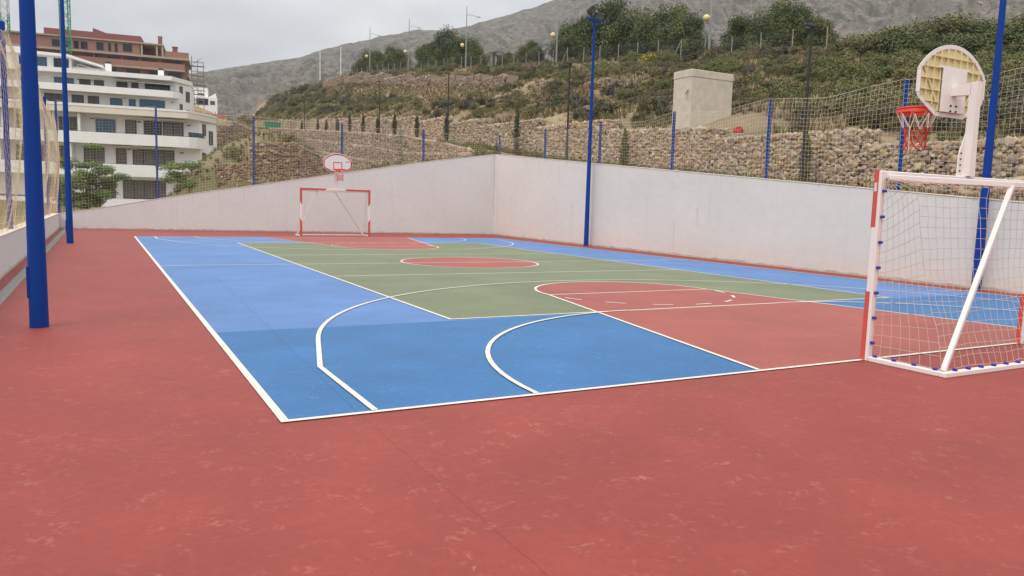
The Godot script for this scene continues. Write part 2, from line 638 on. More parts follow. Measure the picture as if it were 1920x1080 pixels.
func build_land() -> void:
	ground_noise.seed = 4
	ground_noise.frequency = 0.03
	ground_noise.fractal_octaves = 4
	var rows := []
	var cols := []
	var d := -40.0
	while d <= 262.0:
		var row := []
		var cr := []
		var x0 := xlow(d)
		var xg := xgab(d)
		var xs := []
		for k in 7:
			xs.append(lerpf(x0, xg + 0.3, k / 6.0))
		for k in 34:
			xs.append(lerpf(xg + 0.6, 41.0, k / 33.0))
		for k in 8:
			xs.append(lerpf(42.0, 110.0, pow(k / 7.0, 1.5)))
		for x in xs:
			row.append(P(x, hill(x, d), d))
			cr.append(earth_color(x, d))
		rows.append(row)
		cols.append(cr)
		d += 1.5 if d < 60.0 else 3.0
	tag(put(sheet(rows, cols).mesh(), M.earth, "hillside"), "straw and scrub covered hillside rising behind the court", "", "", "structure")
	rows = []
	cols = []
	for i in 70:
		var row := []
		var cr := []
		var t := i / 69.0
		for k in 56:
			var s := k / 55.0
			var x := lerpf(-110.0, 9.45, s)
			var dd := lerpf(19.85 - 0.139 * (clampf(x, -10.4, 9.4) + 10.2), 262.0, pow(t, 1.6))
			x = lerpf(-110.0, xlow(dd) + 0.02, 1.0 - pow(1.0 - s, 1.7))
			dd = lerpf(19.85 - 0.139 * (clampf(x, -10.4, 9.4) + 10.2), 262.0, pow(t, 1.6))
			var h := low(x, dd)
			row.append(P(x, h, dd))
			var c := earth_color(x, dd).lerp(Color(0.19, 0.185, 0.075), 0.45 if dd < 90.0 else 0.15)
			# bare yellow sand bank beside the far bend of the path
			var sand := smoothstep(0.0, 1.0, 1.6 - Vector2((x - 16.0) / 9.0, (dd - 175.0) / 40.0).length())
			cr.append(c.lerp(Color(0.50, 0.36, 0.19), clampf(sand + 0.3 * ground_noise.get_noise_2d(x * 3.0, dd * 3.0), 0, 1) * step_(sand)))
		rows.append(row)
		cols.append(cr)
	tag(put(sheet(rows, cols).mesh(), M.earth, "lowland"), "rough grassy ground sloping down behind the far court wall", "", "", "structure")

func step_(s: float) -> float:
	return 1.0 if s > 0.05 else 0.0

# ---------------------------------------------------------------- mountain
func ridge(az: float) -> float:     # elevation angle of the skyline by compass angle, degrees
	var t := [[-60.0, 4.0], [-10.0, 6.0], [2.0, 7.5], [6.4, 8.34], [9.5, 9.1], [12.7, 9.81], [14.16, 10.42], [15.64, 10.88], [17.88, 11.45], [20.91, 12.24], [23.2, 12.28], [25.5, 12.91], [29.36, 14.06], [31.66, 14.83], [36.0, 16.6], [42.0, 18.2], [50.0, 19.2], [65.0, 19.0], [90.0, 17.0], [130.0, 12.0]]
	for i in t.size() - 1:
		if az < t[i + 1][0]:
			return lerpf(t[i][1], t[i + 1][1], (az - t[i][0]) / (t[i + 1][0] - t[i][0]))
	return 8.0

var mountain_noise := FastNoiseLite.new()
const MX := -8.0
const MD := -18.0
func mountain_point(az: float, t: float) -> Vector3:
	var r := lerpf(262.0, 1050.0, t)
	var a := deg_to_rad(az)
	var x := MX + sin(a) * r
	var d := MD + cos(a) * r
	var top := 1.5 + tan(deg_to_rad(ridge(az))) * 1050.0
	var base := 20.0
	var h := lerpf(base, top, pow(t, 1.12))
	h += (mountain_noise.get_noise_2d(x, d) * 16.0 + (absf(mountain_noise.get_noise_2d(x * 2.1 + 500.0, d * 2.1)) - 0.25) * -22.0) * sin(t * PI) * 0.9
	h += mountain_noise.get_noise_2d(x * 8.0, d * 8.0) * 2.2 * minf(1.0, t * 4.0)
	if t >= 0.999:
		h += mountain_noise.get_noise_2d(az * 40.0, 7.0) * 2.0
	return P(x, h, d)

func build_mountain() -> void:
	mountain_noise.seed = 9
	mountain_noise.frequency = 0.006
	mountain_noise.fractal_octaves = 5
	var rows := []
	var cols := []
	var azs := []
	for k in 18:
		azs.append(-40.0 + k * 2.0)
	for k in 340:
		azs.append(-4.0 + k * 0.215)
	for k in 15:
		azs.append(70.0 + k * 2.0)
	for i in 131:
		var row := []
		var cr := []
		var t := i / 130.0
		for az in azs:
			var p := mountain_point(az, t)
			row.append(p)
			var a := mountain_noise.get_noise_2d(p.x * 5.0, p.z * 5.0)
			var b := mountain_noise.get_noise_2d(p.x * 1.3 + 900.0, p.z * 1.3)
			var e := mountain_noise.get_noise_2d(p.x * 20.0, p.z * 20.0 + p.y * 25.0)
			var g := mountain_noise.get_noise_2d(p.x * 60.0, p.z * 60.0)
			var c := Color(0.27, 0.228, 0.185).lerp(Color(0.11, 0.112, 0.068), clampf(0.42 + a * 1.5 + b * 0.8 + g * 1.6, 0, 1))
			c = c.lerp(Color(0.42, 0.34, 0.28), clampf(e * 2.6 + b * 0.8 - 0.1, 0, 0.85))
			cr.append(c)
		rows.append(row)
		cols.append(cr)
	var row := []
	var cr := []
	for z in azs:
		var az := deg_to_rad(z)
		row.append(P(MX + sin(az) * 1500.0, -20.0, MD + cos(az) * 1500.0))
		cr.append(Color(0.2, 0.19, 0.15))
	rows.append(row)
	cols.append(cr)
	tag(put(sheet(rows, cols).mesh(), M.mountain, "mountain"), "bare grey brown mountain ridge dotted with low scrub", "", "", "structure")
	# scrub on its flanks
	var r := RandomNumberGenerator.new()
	r.seed = 91
	var at := []
	var cc := []
	for k in 24000:
		var az := r.randf_range(-2.0, 66.0)
		var t := pow(r.randf(), 0.75)
		if mountain_noise.get_noise_2d(az * 90.0, t * 700.0) < -0.05:
			continue
		var p := mountain_point(az, t * 0.985)
		var s := r.randf_range(0.5, 1.25) * (1.7 if r.randf() < 0.04 else 1.0)
		at.append(Transform3D(Basis(Vector3.UP, r.randf() * TAU).scaled(Vector3(s, s * 0.7, s)), p - Vector3(0, s * 0.25, 0)))
		cc.append(Color(0.42, 0.36, 0.30) * r.randf_range(0.7, 1.1) if r.randf() < 0.3 else Color(0.075, 0.08, 0.048).lerp(Color(0.15, 0.14, 0.10), r.randf()))
	var o := many(stones[1], M.stone_any, at, cc, "mountain_scrub")
	tag(o, "low scrub and pale rocks dotting the flanks of the mountain", "scrub", "", "stuff")

# ---------------------------------------------------------------- plants
# leaf-sized faces gathered in clumps
func leaves(sd: int, clumps: Array, per: int, size: Vector2, pal: Array, flat := 0.0) -> ArrayMesh:
	var r := RandomNumberGenerator.new()
	r.seed = sd
	var b := MB.new()
	b.use_color = true
	for c in clumps:
		var o: Vector3 = c[0]
		var rad: Vector3 = c[1]
		var tint: Color = pal[r.randi() % pal.size()]
		var cnt := int(per * (c[2] if c.size() > 2 else 1.0))
		for k in cnt:
			var dir := Vector3(r.randfn(), r.randfn(), r.randfn()).normalized()
			var q := dir * pow(r.randf(), 0.45)
			var p := o + Vector3(q.x * rad.x, q.y * rad.y, q.z * rad.z)
			var nn := (dir + Vector3(r.randfn(), r.randfn() + flat, r.randfn()) * 0.55).normalized()
			var t := nn.cross(Vector3(r.randfn(), r.randfn(), r.randfn())).normalized()
			var w := nn.cross(t)
			var L := size.x * r.randf_range(0.6, 1.3)
			var S := size.y * r.randf_range(0.6, 1.3)
			b.col = tint.lerp(pal[r.randi() % pal.size()], r.randf() * 0.6) * r.randf_range(0.8, 1.2)
			b.col.a = 1.0
			var i := b.vert(p - t * L * 0.5, nn)
			b.vert(p + w * S * 0.5, nn)
			b.vert(p + t * L * 0.5 + nn * L * 0.1, nn)
			b.vert(p - w * S * 0.5, nn)
			b.ix.append_array(PackedInt32Array([i, i + 1, i + 2, i, i + 2, i + 3]))
	return b.mesh()

func bush_clumps(sd: int, w: float, h: float, cnt: int) -> Array:
	var r := RandomNumberGenerator.new()
	r.seed = sd
	var out := []
	for k in cnt:
		var a := r.randf() * TAU
		var q := sqrt(r.randf()) * 0.62
		var rr := r.randf_range(0.28, 0.5)
		out.append([Vector3(cos(a) * q * w, h * r.randf_range(0.25, 0.72) * (1.1 - q * 0.5), sin(a) * q * w), Vector3(w * rr, h * rr * 0.8, w * rr)])
	return out

var bushes := []
var thicket := []
var tuft: ArrayMesh
var tuft_green: ArrayMesh

func blades(sd: int, cnt: int, h: float, spread: float, pal: Array) -> ArrayMesh:
	var r := RandomNumberGenerator.new()
	r.seed = sd
	var b := MB.new()
	b.use_color = true
	for k in cnt:
		var a := r.randf() * TAU
		var o := Vector3(cos(a), 0, sin(a)) * r.randf() * spread * 0.4
		var tip := o + Vector3(cos(a) * spread * r.randf_range(0.3, 1.0), h * r.randf_range(0.6, 1.15), sin(a) * spread * r.randf_range(0.3, 1.0))
		var w := Vector3(-sin(a), 0, cos(a)) * h * 0.02
		b.col = pal[r.randi() % pal.size()] * r.randf_range(0.8, 1.2)
		b.col.a = 1.0
		var m := o.lerp(tip, 0.55) + Vector3(0, h * 0.12, 0)
		var nn := (Vector3(-cos(a) * 0.3, 1.0, -sin(a) * 0.3)).normalized()
		var i := b.vert(o - w, nn)
		b.vert(o + w, nn)
		b.vert(m + w * 0.8, nn)
		b.vert(m - w * 0.8, nn)
		b.vert(tip, nn)
		b.ix.append_array(PackedInt32Array([i, i + 2, i + 1, i, i + 3, i + 2, i + 3, i + 4, i + 2]))
	return b.mesh()

func make_plant_meshes() -> void:
	var dark := [Color(0.075, 0.082, 0.036), Color(0.09, 0.094, 0.042), Color(0.115, 0.108, 0.05)]
	var olive := [Color(0.17, 0.158, 0.058), Color(0.2, 0.18, 0.075), Color(0.14, 0.142, 0.056)]
	var green := [Color(0.12, 0.145, 0.042), Color(0.145, 0.165, 0.05), Color(0.16, 0.17, 0.06)]
	var dry := [Color(0.17, 0.125, 0.07), Color(0.13, 0.1, 0.06), Color(0.2, 0.16, 0.09), Color(0.1, 0.1, 0.05)]
	var grey := [Color(0.11, 0.105, 0.085), Color(0.085, 0.085, 0.07), Color(0.13, 0.115, 0.095)]
	var k := 0
	for pal in [dark, dark, olive, olive, green, dry, grey]:
		bushes.append(leaves(700 + k, bush_clumps(740 + k, 0.7, 0.9, 11), 80, Vector2(0.15, 0.05), pal, 0.5))
		k += 1
	for pal in [dark + olive, [Color(0.085, 0.11, 0.034), Color(0.105, 0.13, 0.04), Color(0.13, 0.15, 0.05)]]:
		thicket.append(leaves(780 + k, bush_clumps(790 + k, 1.9, 2.2, 26), 260, Vector2(0.2, 0.07), pal, 0.5))
		k += 1
	tuft = blades(760, 46, 0.55, 0.32, [Color(0.42, 0.34, 0.2), Color(0.34, 0.27, 0.15), Color(0.48, 0.4, 0.25), Color(0.24, 0.21, 0.11)])
	tuft_green = blades(761, 46, 0.4, 0.28, [Color(0.19, 0.2, 0.075), Color(0.26, 0.25, 0.1), Color(0.15, 0.17, 0.06), Color(0.3, 0.26, 0.13)])

func scatter_hill() -> void:
	var r := RandomNumberGenerator.new()
	r.seed = 55
	var near := []
	var far := {}
	var cover := FastNoiseLite.new()
	cover.seed = 8
	cover.frequency = 0.055
	cover.fractal_octaves = 3
	for k in 13500:
		var d := -9.0 + pow(r.randf(), 1.45) * 240.0
		var x := lerpf(xgab(d) + 1.3, 46.0, pow(r.randf(), 0.9))
		if absf(x - 16.4) < 2.2 and d > 7.2 and d < 11.2:
			continue
		if d > 5.0 and d < 8.6 and x < 19.0:
			continue
		# rows follow the contour: dense bands, straw between
		var row := sin((x - 0.08 * d) * 1.55 + cover.get_noise_2d(x * 2.0, d * 2.0) * 2.5)
		var den := 0.52 + row * 0.62 + cover.get_noise_2d(x, d) * 0.9 - clampf((d - 20.0) / 110.0, 0, 0.42) - (0.12 if x > 30.0 else 0.0)
		if d < 12.0:
			den += 0.2
		if r.randf() > den:
			continue
		if tier_here(x, d):
			continue
		var s := r.randf_range(0.6, 1.15) * (1.0 + clampf((d - 80.0) / 160.0, 0, 0.8))
		var sort := cover.get_noise_2d(x * 0.8 + 300.0, d * 0.8)
		var v := 0
		var q := r.randf()
		if sort > 0.12:
			v = [2, 3, 4, 4][r.randi() % 4]
		elif sort < -0.15:
			v = [5, 5, 6, 3][r.randi() % 4]
		else:
			v = [0, 1, 2, 6, 5, 3][r.randi() % 6]
		if q < 0.07:
			v = 5
		var tr := Transform3D(Basis(Vector3.UP, r.randf() * TAU).scaled(Vector3(s, s * r.randf_range(0.75, 1.25), s)), P(x, ground_at(x, d) - 0.08, d))
		var dist := Vector2(x + 8.56, d + 18.2).length()
		near.append([dist / s, tr, v])
	# taller thicket along the crest near the court
	for k in 62:
		var d := r.randf_range(1.0, 21.0)
		var x := r.randf_range(36.5, 44.0)
		var s := r.randf_range(0.6, 0.95) * (1.35 if d > 7.0 and d < 19.0 else 0.9)
		near.append([16.0 / s, Transform3D(Basis(Vector3.UP, r.randf() * TAU).scaled(Vector3(s, s * r.randf_range(0.6, 0.95), s)), P(x, ground_at(x, d) - 0.2, d)), 7 + r.randi() % 2])
	near.sort_custom(func(a, b): return a[0] < b[0])
	var said := ["dark green low shrub on the terraced slope above the gabion wall", "deep green low shrub on the terraced slope above the gabion wall", "olive green shrub on the terraced slope above the gabion wall", "yellowish olive shrub on the terraced slope above the gabion wall", "fresh green shrub on the terraced slope above the gabion wall", "dry brown shrub on the terraced slope above the gabion wall", "grey leaved shrub on the terraced slope above the gabion wall", "tall olive bush in the thicket on the crest behind the near backboard", "tall green bush in the thicket on the crest behind the near backboard"]
	for i in near.size():
		var e = near[i]
		if i < 290:
			var o := put(bushes[e[2]] if e[2] < 7 else thicket[e[2] - 7], M.leaf, "shrub")
			o.transform = e[1]
			tag(o, said[e[2]], "shrub", "shrubs on the slope above the gabion wall: kind %d" % e[2])
		else:
			if not far.has(e[2]):
				far[e[2]] = []
			far[e[2]].append(e[1])
	for v in far:
		var o := many(bushes[v] if v < 7 else thicket[v - 7], M.leaf, far[v], [], "undergrowth")
		tag(o, ["dark green", "deep green", "olive", "yellowish olive", "fresh green", "dry brown", "grey leaved", "tall olive", "tall green"][v] + " scrub spread over the hillside terraces", "undergrowth", "", "stuff")
	# grass
	var a1 := []
	var a2 := []
	for k in 24000:
		var d := -9.0 + pow(r.randf(), 1.5) * 240.0
		var x := lerpf(xgab(d) + 0.9, 41.5, r.randf())
		if absf(x - 16.4) < 1.6 and d > 8.4 and d < 10.8:
			continue
		if d > 4.6 and d < 8.6 and x < 18.0:
			continue
		var s := r.randf_range(0.45, 1.0) * (1.0 + clampf((d - 80.0) / 160.0, 0, 0.8))
		var tr := Transform3D(Basis(Vector3.UP, r.randf() * TAU).scaled(Vector3(s, s, s)), P(x, ground_at(x, d) - 0.03, d))
		if cover.get_noise_2d(x * 1.3 - 70.0, d * 1.3) + r.randf_range(-0.2, 0.2) > 0.04:
			a2.append(tr)
		else:
			a1.append(tr)
	# weeds along the foot of the gabion wall and behind the court walls
	for k in 900:
		var d := -9.0 + r.randf() * 45.0
		var x := xlow(d) + r.randf() * 0.9 if r.randf() < 0.55 else xgab(d) - r.randf() * 0.6
		var s := r.randf_range(0.5, 1.2)
		a2.append(Transform3D(Basis(Vector3.UP, r.randf() * TAU).scaled(Vector3(s, s, s)), P(x, ground_at(x, d) - 0.02, d)))
	for k in 6500:
		var d := 19.4 + pow(r.randf(), 1.5) * 150.0
		var x := lerpf(-9.0, xlow(d) - 0.4, r.randf())
		if d < 20.2 - 0.139 * (x + 10.2) or x < -4.0 and d < 62.0:
			continue
		if d > 62.0 and d < 82.0 and x < 3.5 or d > 125.0 and x < 14.0:
			continue
		var s := r.randf_range(0.5, 1.1)
		var tr := Transform3D(Basis(Vector3.UP, r.randf() * TAU).scaled(Vector3(s, s, s)), P(x, low(x, d) - 0.03, d))
		if cover.get_noise_2d(x * 1.5 + 20.0, d * 1.5) > -0.25:
			a2.append(tr)
		else:
			a1.append(tr)
	tag(many(tuft, M.leaf, a1, [], "dry_grass"), "dry straw coloured grass on the hillside", "grass", "", "stuff")
	tag(many(tuft_green, M.leaf, a2, [], "green_grass"), "green grass and weeds on the slopes behind the court", "grass", "", "stuff")

func pine_mesh(sd: int, w: float, h: float, cnt: int) -> ArrayMesh:
	var r := RandomNumberGenerator.new()
	r.seed = sd
	var cl := []
	for k in cnt:
		var y := r.randf()
		var ring := sqrt(maxf(0.05, 1.0 - pow(absf(y - 0.35) / 0.72, 2.0)))
		var a := r.randf() * TAU
		var q := ring * sqrt(r.randf_range(0.12, 1.0)) * 0.82
		var rr := r.randf_range(0.22, 0.36)
		cl.append([Vector3(cos(a) * q * w, h * (0.06 + y * 0.8), sin(a) * q * w), Vector3(w * rr, h * rr * 0.55, w * rr)])
	return leaves(sd + 1, cl, 420, Vector2(0.32, 0.13), [Color(0.045, 0.068, 0.022), Color(0.065, 0.09, 0.028), Color(0.1, 0.122, 0.034), Color(0.135, 0.15, 0.042)], 0.4)

func build_pines() -> void:
	var crowns := [pine_mesh(810, 3.6, 6.2, 46), pine_mesh(820, 4.3, 6.6, 54), pine_mesh(830, 5.2, 7.6, 66)]
	var spots := [
		[50.0, 171.0, 0, 0.95, "pine tree at the far end of the upper road behind a white lamp pole"],
		[49.0, 160.0, 1, 1.0, "second pine tree from the far end of the upper road"],
		[49.5, 147.0, 1, 0.92, "pine tree between the two farthest globe lamps on the upper road"],
		[50.0, 127.0, 0, 0.9, "small pine tree just behind the wide round pine of the middle group"],
		[50.0, 117.0, 2, 1.0, "wide round pine tree beside the street light with a long arm"],
		[49.0, 107.0, 1, 0.8, "low pine tree on the near side of the wide round pine"],
		[52.0, 98.0, 0, 0.55, "low pine bush next to the palm on the upper road"],
		[51.0, 88.0, 0, 0.72, "light green pine standing alone before the gap in the trees"],
		[48.0, 70.0, 1, 0.86, "tall pine at the edge of the gap, behind the dark path lamp"],
		[50.0, 64.5, 2, 1.06, "tallest pine tree, right behind the twin floodlights"],
		[50.0, 53.5, 2, 0.86, "broad pine tree above the yellow flowering bush"],
		[48.0, 48.6, 1, 0.72, "pine tree next to the nearest globe lamp on its far side"],
		[49.0, 40.3, 1, 0.66, "pine tree next to the nearest globe lamp on its near side"],
		[49.0, 35.6, 2, 0.72, "broad pine tree above the pale concrete block"],
		[49.0, 32.0, 0, 0.62, "nearest pine tree of the row along the upper road"],
	]
	var r := RandomNumberGenerator.new()
	r.seed = 31
	for s in spots:
		var g := ground_at(s[0], s[1])
		var t := thing("pine_tree", P(s[0], g - 0.1, s[1]), r.randf() * TAU, s[4], "tree", "pines along the upper road")
		t.scale = Vector3(s[3] * 1.08, s[3] * 1.18, s[3] * 1.08)
		var b := MB.new()
		b.tube([Vector3(0, 0, 0), Vector3(0.1, 1.6, 0.05), Vector3(-0.05, 3.4, 0.1), Vector3(0.1, 5.0, 0.0)], [0.24, 0.19, 0.14, 0.06], 8)
		for k in 6:
			var a := k * 1.1
			b.tube([Vector3(0, 1.3 + k * 0.5, 0), Vector3(cos(a) * 1.1, 2.0 + k * 0.5, sin(a) * 1.1), Vector3(cos(a) * 2.1, 2.4 + k * 0.5, sin(a) * 2.1)], [0.09, 0.06, 0.03], 6)
		put(b.mesh(), M.bark, "trunk", t)
		put(crowns[s[2]], M.leaf, "crown", t)
	# palm
	var pt := thing("palm_tree", P(50.0, ground_at(50.0, 96.0) - 0.1, 99.0), 0.0, "small palm tree between the pines on the upper road", "tree")
	var pb := MB.new()
	pb.tube([Vector3.ZERO, Vector3(0.05, 2.0, 0), Vector3(0.1, 4.0, 0.05)], [0.28, 0.2, 0.18], 8)
	put(pb.mesh(), M.bark, "trunk", pt)
	for k in 16:
		var a := k * 2.4
		var fb := MB.new()
		fb.use_color = true
		fb.col = Color(0.06, 0.085, 0.035)
		var up := 0.3 + 0.9 * fposmod(k * 0.618, 1.0)
		var pts := []
		for i in 7:
			var q := i / 6.0
			pts.append(Vector3(0.1, 4.0, 0.05) + Vector3(cos(a), 0, sin(a)) * 2.2 * q + Vector3(0, up * 1.6 * q - 2.0 * q * q, 0))
		for i in 6:
			var sd := Vector3(-sin(a), 0.0, cos(a))
			for e in 3:
				var p0: Vector3 = pts[i].lerp(pts[i + 1], e / 3.0)
				for sg in [-1.0, 1.0]:
					var tip: Vector3 = p0 + sd * sg * 0.4 + (pts[i + 1] - pts[i]) * 0.7 - Vector3(0, 0.12, 0)
					fb.tri(p0, p0 + (pts[i + 1] - pts[i]) * 0.22, tip)
		put(fb.mesh(), M.leaf, "frond", pt)

func build_trees() -> void:
	# two street trees in front of the white apartment block
	var pal := [Color(0.10, 0.17, 0.035), Color(0.13, 0.21, 0.045), Color(0.085, 0.145, 0.035), Color(0.17, 0.24, 0.06)]
	var lst := [[-9.4, 48.0, 2.0, 4.3, "dense leafy street tree in front of the white apartment block", 900, 44, 0.2], [-1.9, 50.0, 2.6, 4.4, "airy bright green street tree by the corner of the white apartment block", 910, 24, 1.5]]
	for q in lst:
		var g := low(q[0], q[1])
		var t := thing("street_tree", P(q[0], g - 0.05, q[1]), 0.0, q[4], "tree")
		var r := RandomNumberGenerator.new()
		r.seed = q[5]
		var b := MB.new()
		var foot: float = q[7] - g
		var tall: float = q[3] - g
		b.tube([Vector3.ZERO, Vector3(0.03, foot * 0.5, 0.02), Vector3(0, foot + 0.6, 0), Vector3(0.05, tall - 0.6, 0.05)], [0.11, 0.09, 0.07, 0.02], 8)
		var cl := []
		for k in q[6]:
			var a := r.randf() * TAU
			var y := r.randf()
			var rad: float = q[2] * sqrt(r.randf_range(0.05, 1.0)) * (1.0 - 0.45 * absf(y - 0.55))
			var top := Vector3(cos(a) * rad, lerpf(foot + 0.3, tall - 0.3, y) + r.randf_range(-0.2, 0.2), sin(a) * rad)
			if k % 2 == 0:
				b.tube([Vector3(0, maxf(foot * 0.8, top.y * 0.7), 0), top * Vector3(0.5, 0.85, 0.5) + Vector3(0, 0.2, 0), top], [0.045, 0.028, 0.01], 5)
			cl.append([top, Vector3(r.randf_range(0.5, 0.95), r.randf_range(0.18, 0.4), r.randf_range(0.5, 0.95))])
		if q[5] == 900:
			cl.append([Vector3(0.5, tall + 0.75, 0), Vector3(0.7, 0.3, 0.6)])
			b.tube([Vector3(0.05, tall - 1.0, 0.05), Vector3(0.5, tall + 0.7, 0)], [0.03, 0.012], 5)
			cl.append([Vector3(2.3, tall - 1.4, 0.3), Vector3(0.8, 0.3, 0.7)])
			b.tube([Vector3(0.05, tall - 2.2, 0.05), Vector3(1.4, tall - 1.7, 0.2), Vector3(2.3, tall - 1.4, 0.3)], [0.04, 0.025, 0.01], 5)
		put(b.mesh(), M.bark, "trunk", t)
		put(leaves(q[5] + 3, cl, 420 if q[5] == 900 else 300, Vector2(0.17, 0.085), pal, 1.0), M.leaf, "crown", t)
	# broad shrubs and saplings right behind the far wall
	var sp := [[5.6, 23.8, 1.5, 4, "round green bush just behind the far wall beside the sapling"], [2.9, 22.6, 1.0, 2, "low olive bush behind the far backboard"], [3.2, 27.0, 1.2, 4, "grey green bush growing out of the bank behind the far backboard"], [-2.0, 28.0, 1.3, 4, "green creeper bush at the foot of the gabion corner"], [1.2, 30.5, 1.1, 4, "small green bush on the face of the gabion bank"], [0.2, 24.0, 0.9, 2, "low weed bush under the net of the far fence"], [8.0, 22.4, 0.8, 3, "small bush near the inner corner of the court walls"], [6.6, 22.6, 0.9, 3, "olive bush at the foot of the sapling behind the far wall"], [4.2, 23.4, 1.1, 2, "spreading olive bush just past the far backboard"], [-3.0, 26.0, 0.8, 3, "low yellowish bush behind the second post of the far fence"]]
	sp.append_array([[3.0, 45.5, 1.3, 2, "olive bush on the grassy mound above the brown bank wall"], [5.2, 47.0, 1.5, 3, "yellowish bush on top of the grassy mound"], [6.6, 46.0, 1.2, 4, "green bush at the end of the pale slanting gabion wall"], [1.0, 47.0, 1.4, 3, "yellowish bush low on the grassy mound"], [-1.5, 40.0, 1.2, 4, "bright green bush before the half buried gabion wall"], [9.5, 33.0, 1.0, 2, "olive bush at the foot of the retaining wall"], [4.4, 38.5, 1.3, 4, "bright green bush at the foot of the brown bank wall"]])
	for s in sp:
		var o := put(bushes[s[3]], M.leaf, "bush")
		o.transform = Transform3D(Basis(Vector3.UP, s[0]).scaled(Vector3(s[2], s[2], s[2])), P(s[0], low(s[0], s[1]) - 0.1, s[1]))
		tag(o, s[4], "bush")
	var t := thing("sapling", P(7.5, low(7.5, 26.0) - 0.05, 26.0), 0.0, "thin young sapling with sparse leaves behind the far wall", "tree")
	var b := MB.new()
	b.tube([Vector3.ZERO, Vector3(0.02, 1.2, 0), Vector3(-0.02, 2.6, 0.02)], [0.03, 0.022, 0.008], 6)
	put(b.mesh(), M.bark, "trunk", t)
	var cl := []
	for k in 9:
		cl.append([Vector3(sin(k * 2.3) * 0.25, 0.5 + k * 0.26, cos(k * 2.3) * 0.25), Vector3(0.3, 0.12, 0.3)])
	put(leaves(933, cl, 26, Vector2(0.16, 0.06), [Color(0.07, 0.12, 0.045), Color(0.09, 0.14, 0.05)], 0.8), M.leaf, "crown", t)
	# yellow broom on the crest, and bushes out by the sand bank
	var y := leaves(940, bush_clumps(941, 0.7, 0.9, 9), 60, Vector2(0.14, 0.08), [Color(0.42, 0.36, 0.05), Color(0.3, 0.28, 0.05), Color(0.12, 0.13, 0.05)], 0.5)
	var yo := put(y, M.leaf, "broom_bush")
	yo.transform = Transform3D(Basis.IDENTITY.scaled(Vector3(1.6, 1.3, 1.6)), P(39.6, ground_at(39.6, 44.0), 44.0))
	tag(yo, "yellow flowering broom bush on the crest of the slope", "bush")
	var fb := [[23.0, 178.0, 4.2, 2, "round bush on the sand bank beside the white house"], [31.0, 172.0, 3.4, 0, "pair of dark bushes on the sand bank, upper one"], [32.0, 166.0, 3.6, 1, "pair of dark bushes on the sand bank, lower one"], [40.0, 190.0, 3.6, 0, "lone dark bush on the far crest below the mountain"]]
	for s in fb:
		var o := put(bushes[s[3]], M.leaf, "bush")
		o.transform = Transform3D(Basis(Vector3.UP, s[0]).scaled(Vector3(s[2], s[2], s[2])), P(s[0], ground_at(s[0], s[1]) - 0.3, s[1]))
		tag(o, s[4], "bush")

func build_cypresses() -> void:
	var ds := [0.8, 12.7, 25.8, 39.9, 48.3, 56.1, 63.2, 70.2, 77.8, 85.7, 94.2, 101.5, 117.8]
	var hs := [2.1, 2.1, 3.0, 2.4, 2.1, 2.3, 2.1, 2.4, 2.6, 2.0, 1.9, 2.0, 1.8]
	var nth := ["first", "second", "third", "fourth", "fifth", "sixth", "seventh", "eighth", "ninth", "tenth", "eleventh", "twelfth", "thirteenth"]
	for i in ds.size():
		var h: float = hs[i]
		var x := 13.2 + 0.08 * float(ds[i])
		var t := thing("cypress", P(x, R(ds[i]) - 0.03, ds[i]), 0.0, "slim dark cypress before the gabion wall, %s from the near end of the path" % nth[i], "tree", "cypresses along the path")
		var cl := []
		for k in 12:
			var q := k / 11.0
			var w := 0.27 * sin(PI * (0.16 + 0.84 * q)) + 0.03
			if i == 0:
				w *= 0.85
			cl.append([Vector3(sin(k * 2.0) * 0.03, h * (0.1 + 0.84 * q), cos(k * 2.0) * 0.03), Vector3(w, h * 0.085, w)])
		var pal := [Color(0.035, 0.055, 0.025), Color(0.05, 0.07, 0.03), Color(0.06, 0.075, 0.03)]
		if i < 2:
			pal = [Color(0.12, 0.13, 0.04), Color(0.16, 0.15, 0.05), Color(0.09, 0.1, 0.035)]
		var b := MB.new()
		b.tube([Vector3.ZERO, Vector3(0, h * 0.5, 0), Vector3(0, h * 0.9, 0)], [0.05, 0.03, 0.01], 6)
		put(b.mesh(), M.bark, "trunk", t)
		put(leaves(960 + i, cl, 130, Vector2(0.13, 0.05), pal, 0.6), M.leaf, "crown", t)

# ---------------------------------------------------------------- gabions
var stones := []
func make_stones() -> void:
	var r := RandomNumberGenerator.new()
	r.seed = 17
	for k in 5:
		var f := FastNoiseLite.new()
		f.seed = 100 + k
		f.frequency = 0.7
		var b := MB.new()
		var nu := 8
		var nv := 5
		var pts := []
		for j in nv + 1:
			var th := PI * j / nv
			for i in nu:
				var ph := TAU * i / nu + j * 0.3
				var q := Vector3(sin(th) * cos(ph), cos(th), sin(th) * sin(ph))
				# squarish, broken lumps
				var m := maxf(absf(q.x), maxf(absf(q.y), absf(q.z)))
				q = q.lerp(q / m * 0.84, 0.8) * (1.0 + 0.42 * f.get_noise_3dv(q * 1.6)) * 0.5
				pts.append(q)
		for j in nv:
			for i in nu:
				var a: Vector3 = pts[j * nu + i]
				var c: Vector3 = pts[j * nu + (i + 1) % nu]
				var e: Vector3 = pts[(j + 1) * nu + i]
				var g: Vector3 = pts[(j + 1) * nu + (i + 1) % nu]
				if j > 0:
					b.tri(a, c, e) if (c - a).cross(e - a).dot(a) > 0 else b.tri(a, e, c)
				if j < nv - 1:
					b.tri(c, g, e) if (g - c).cross(e - c).dot(c) > 0 else b.tri(c, e, g)
		b.use_color = true
		stones.append(b.mesh())

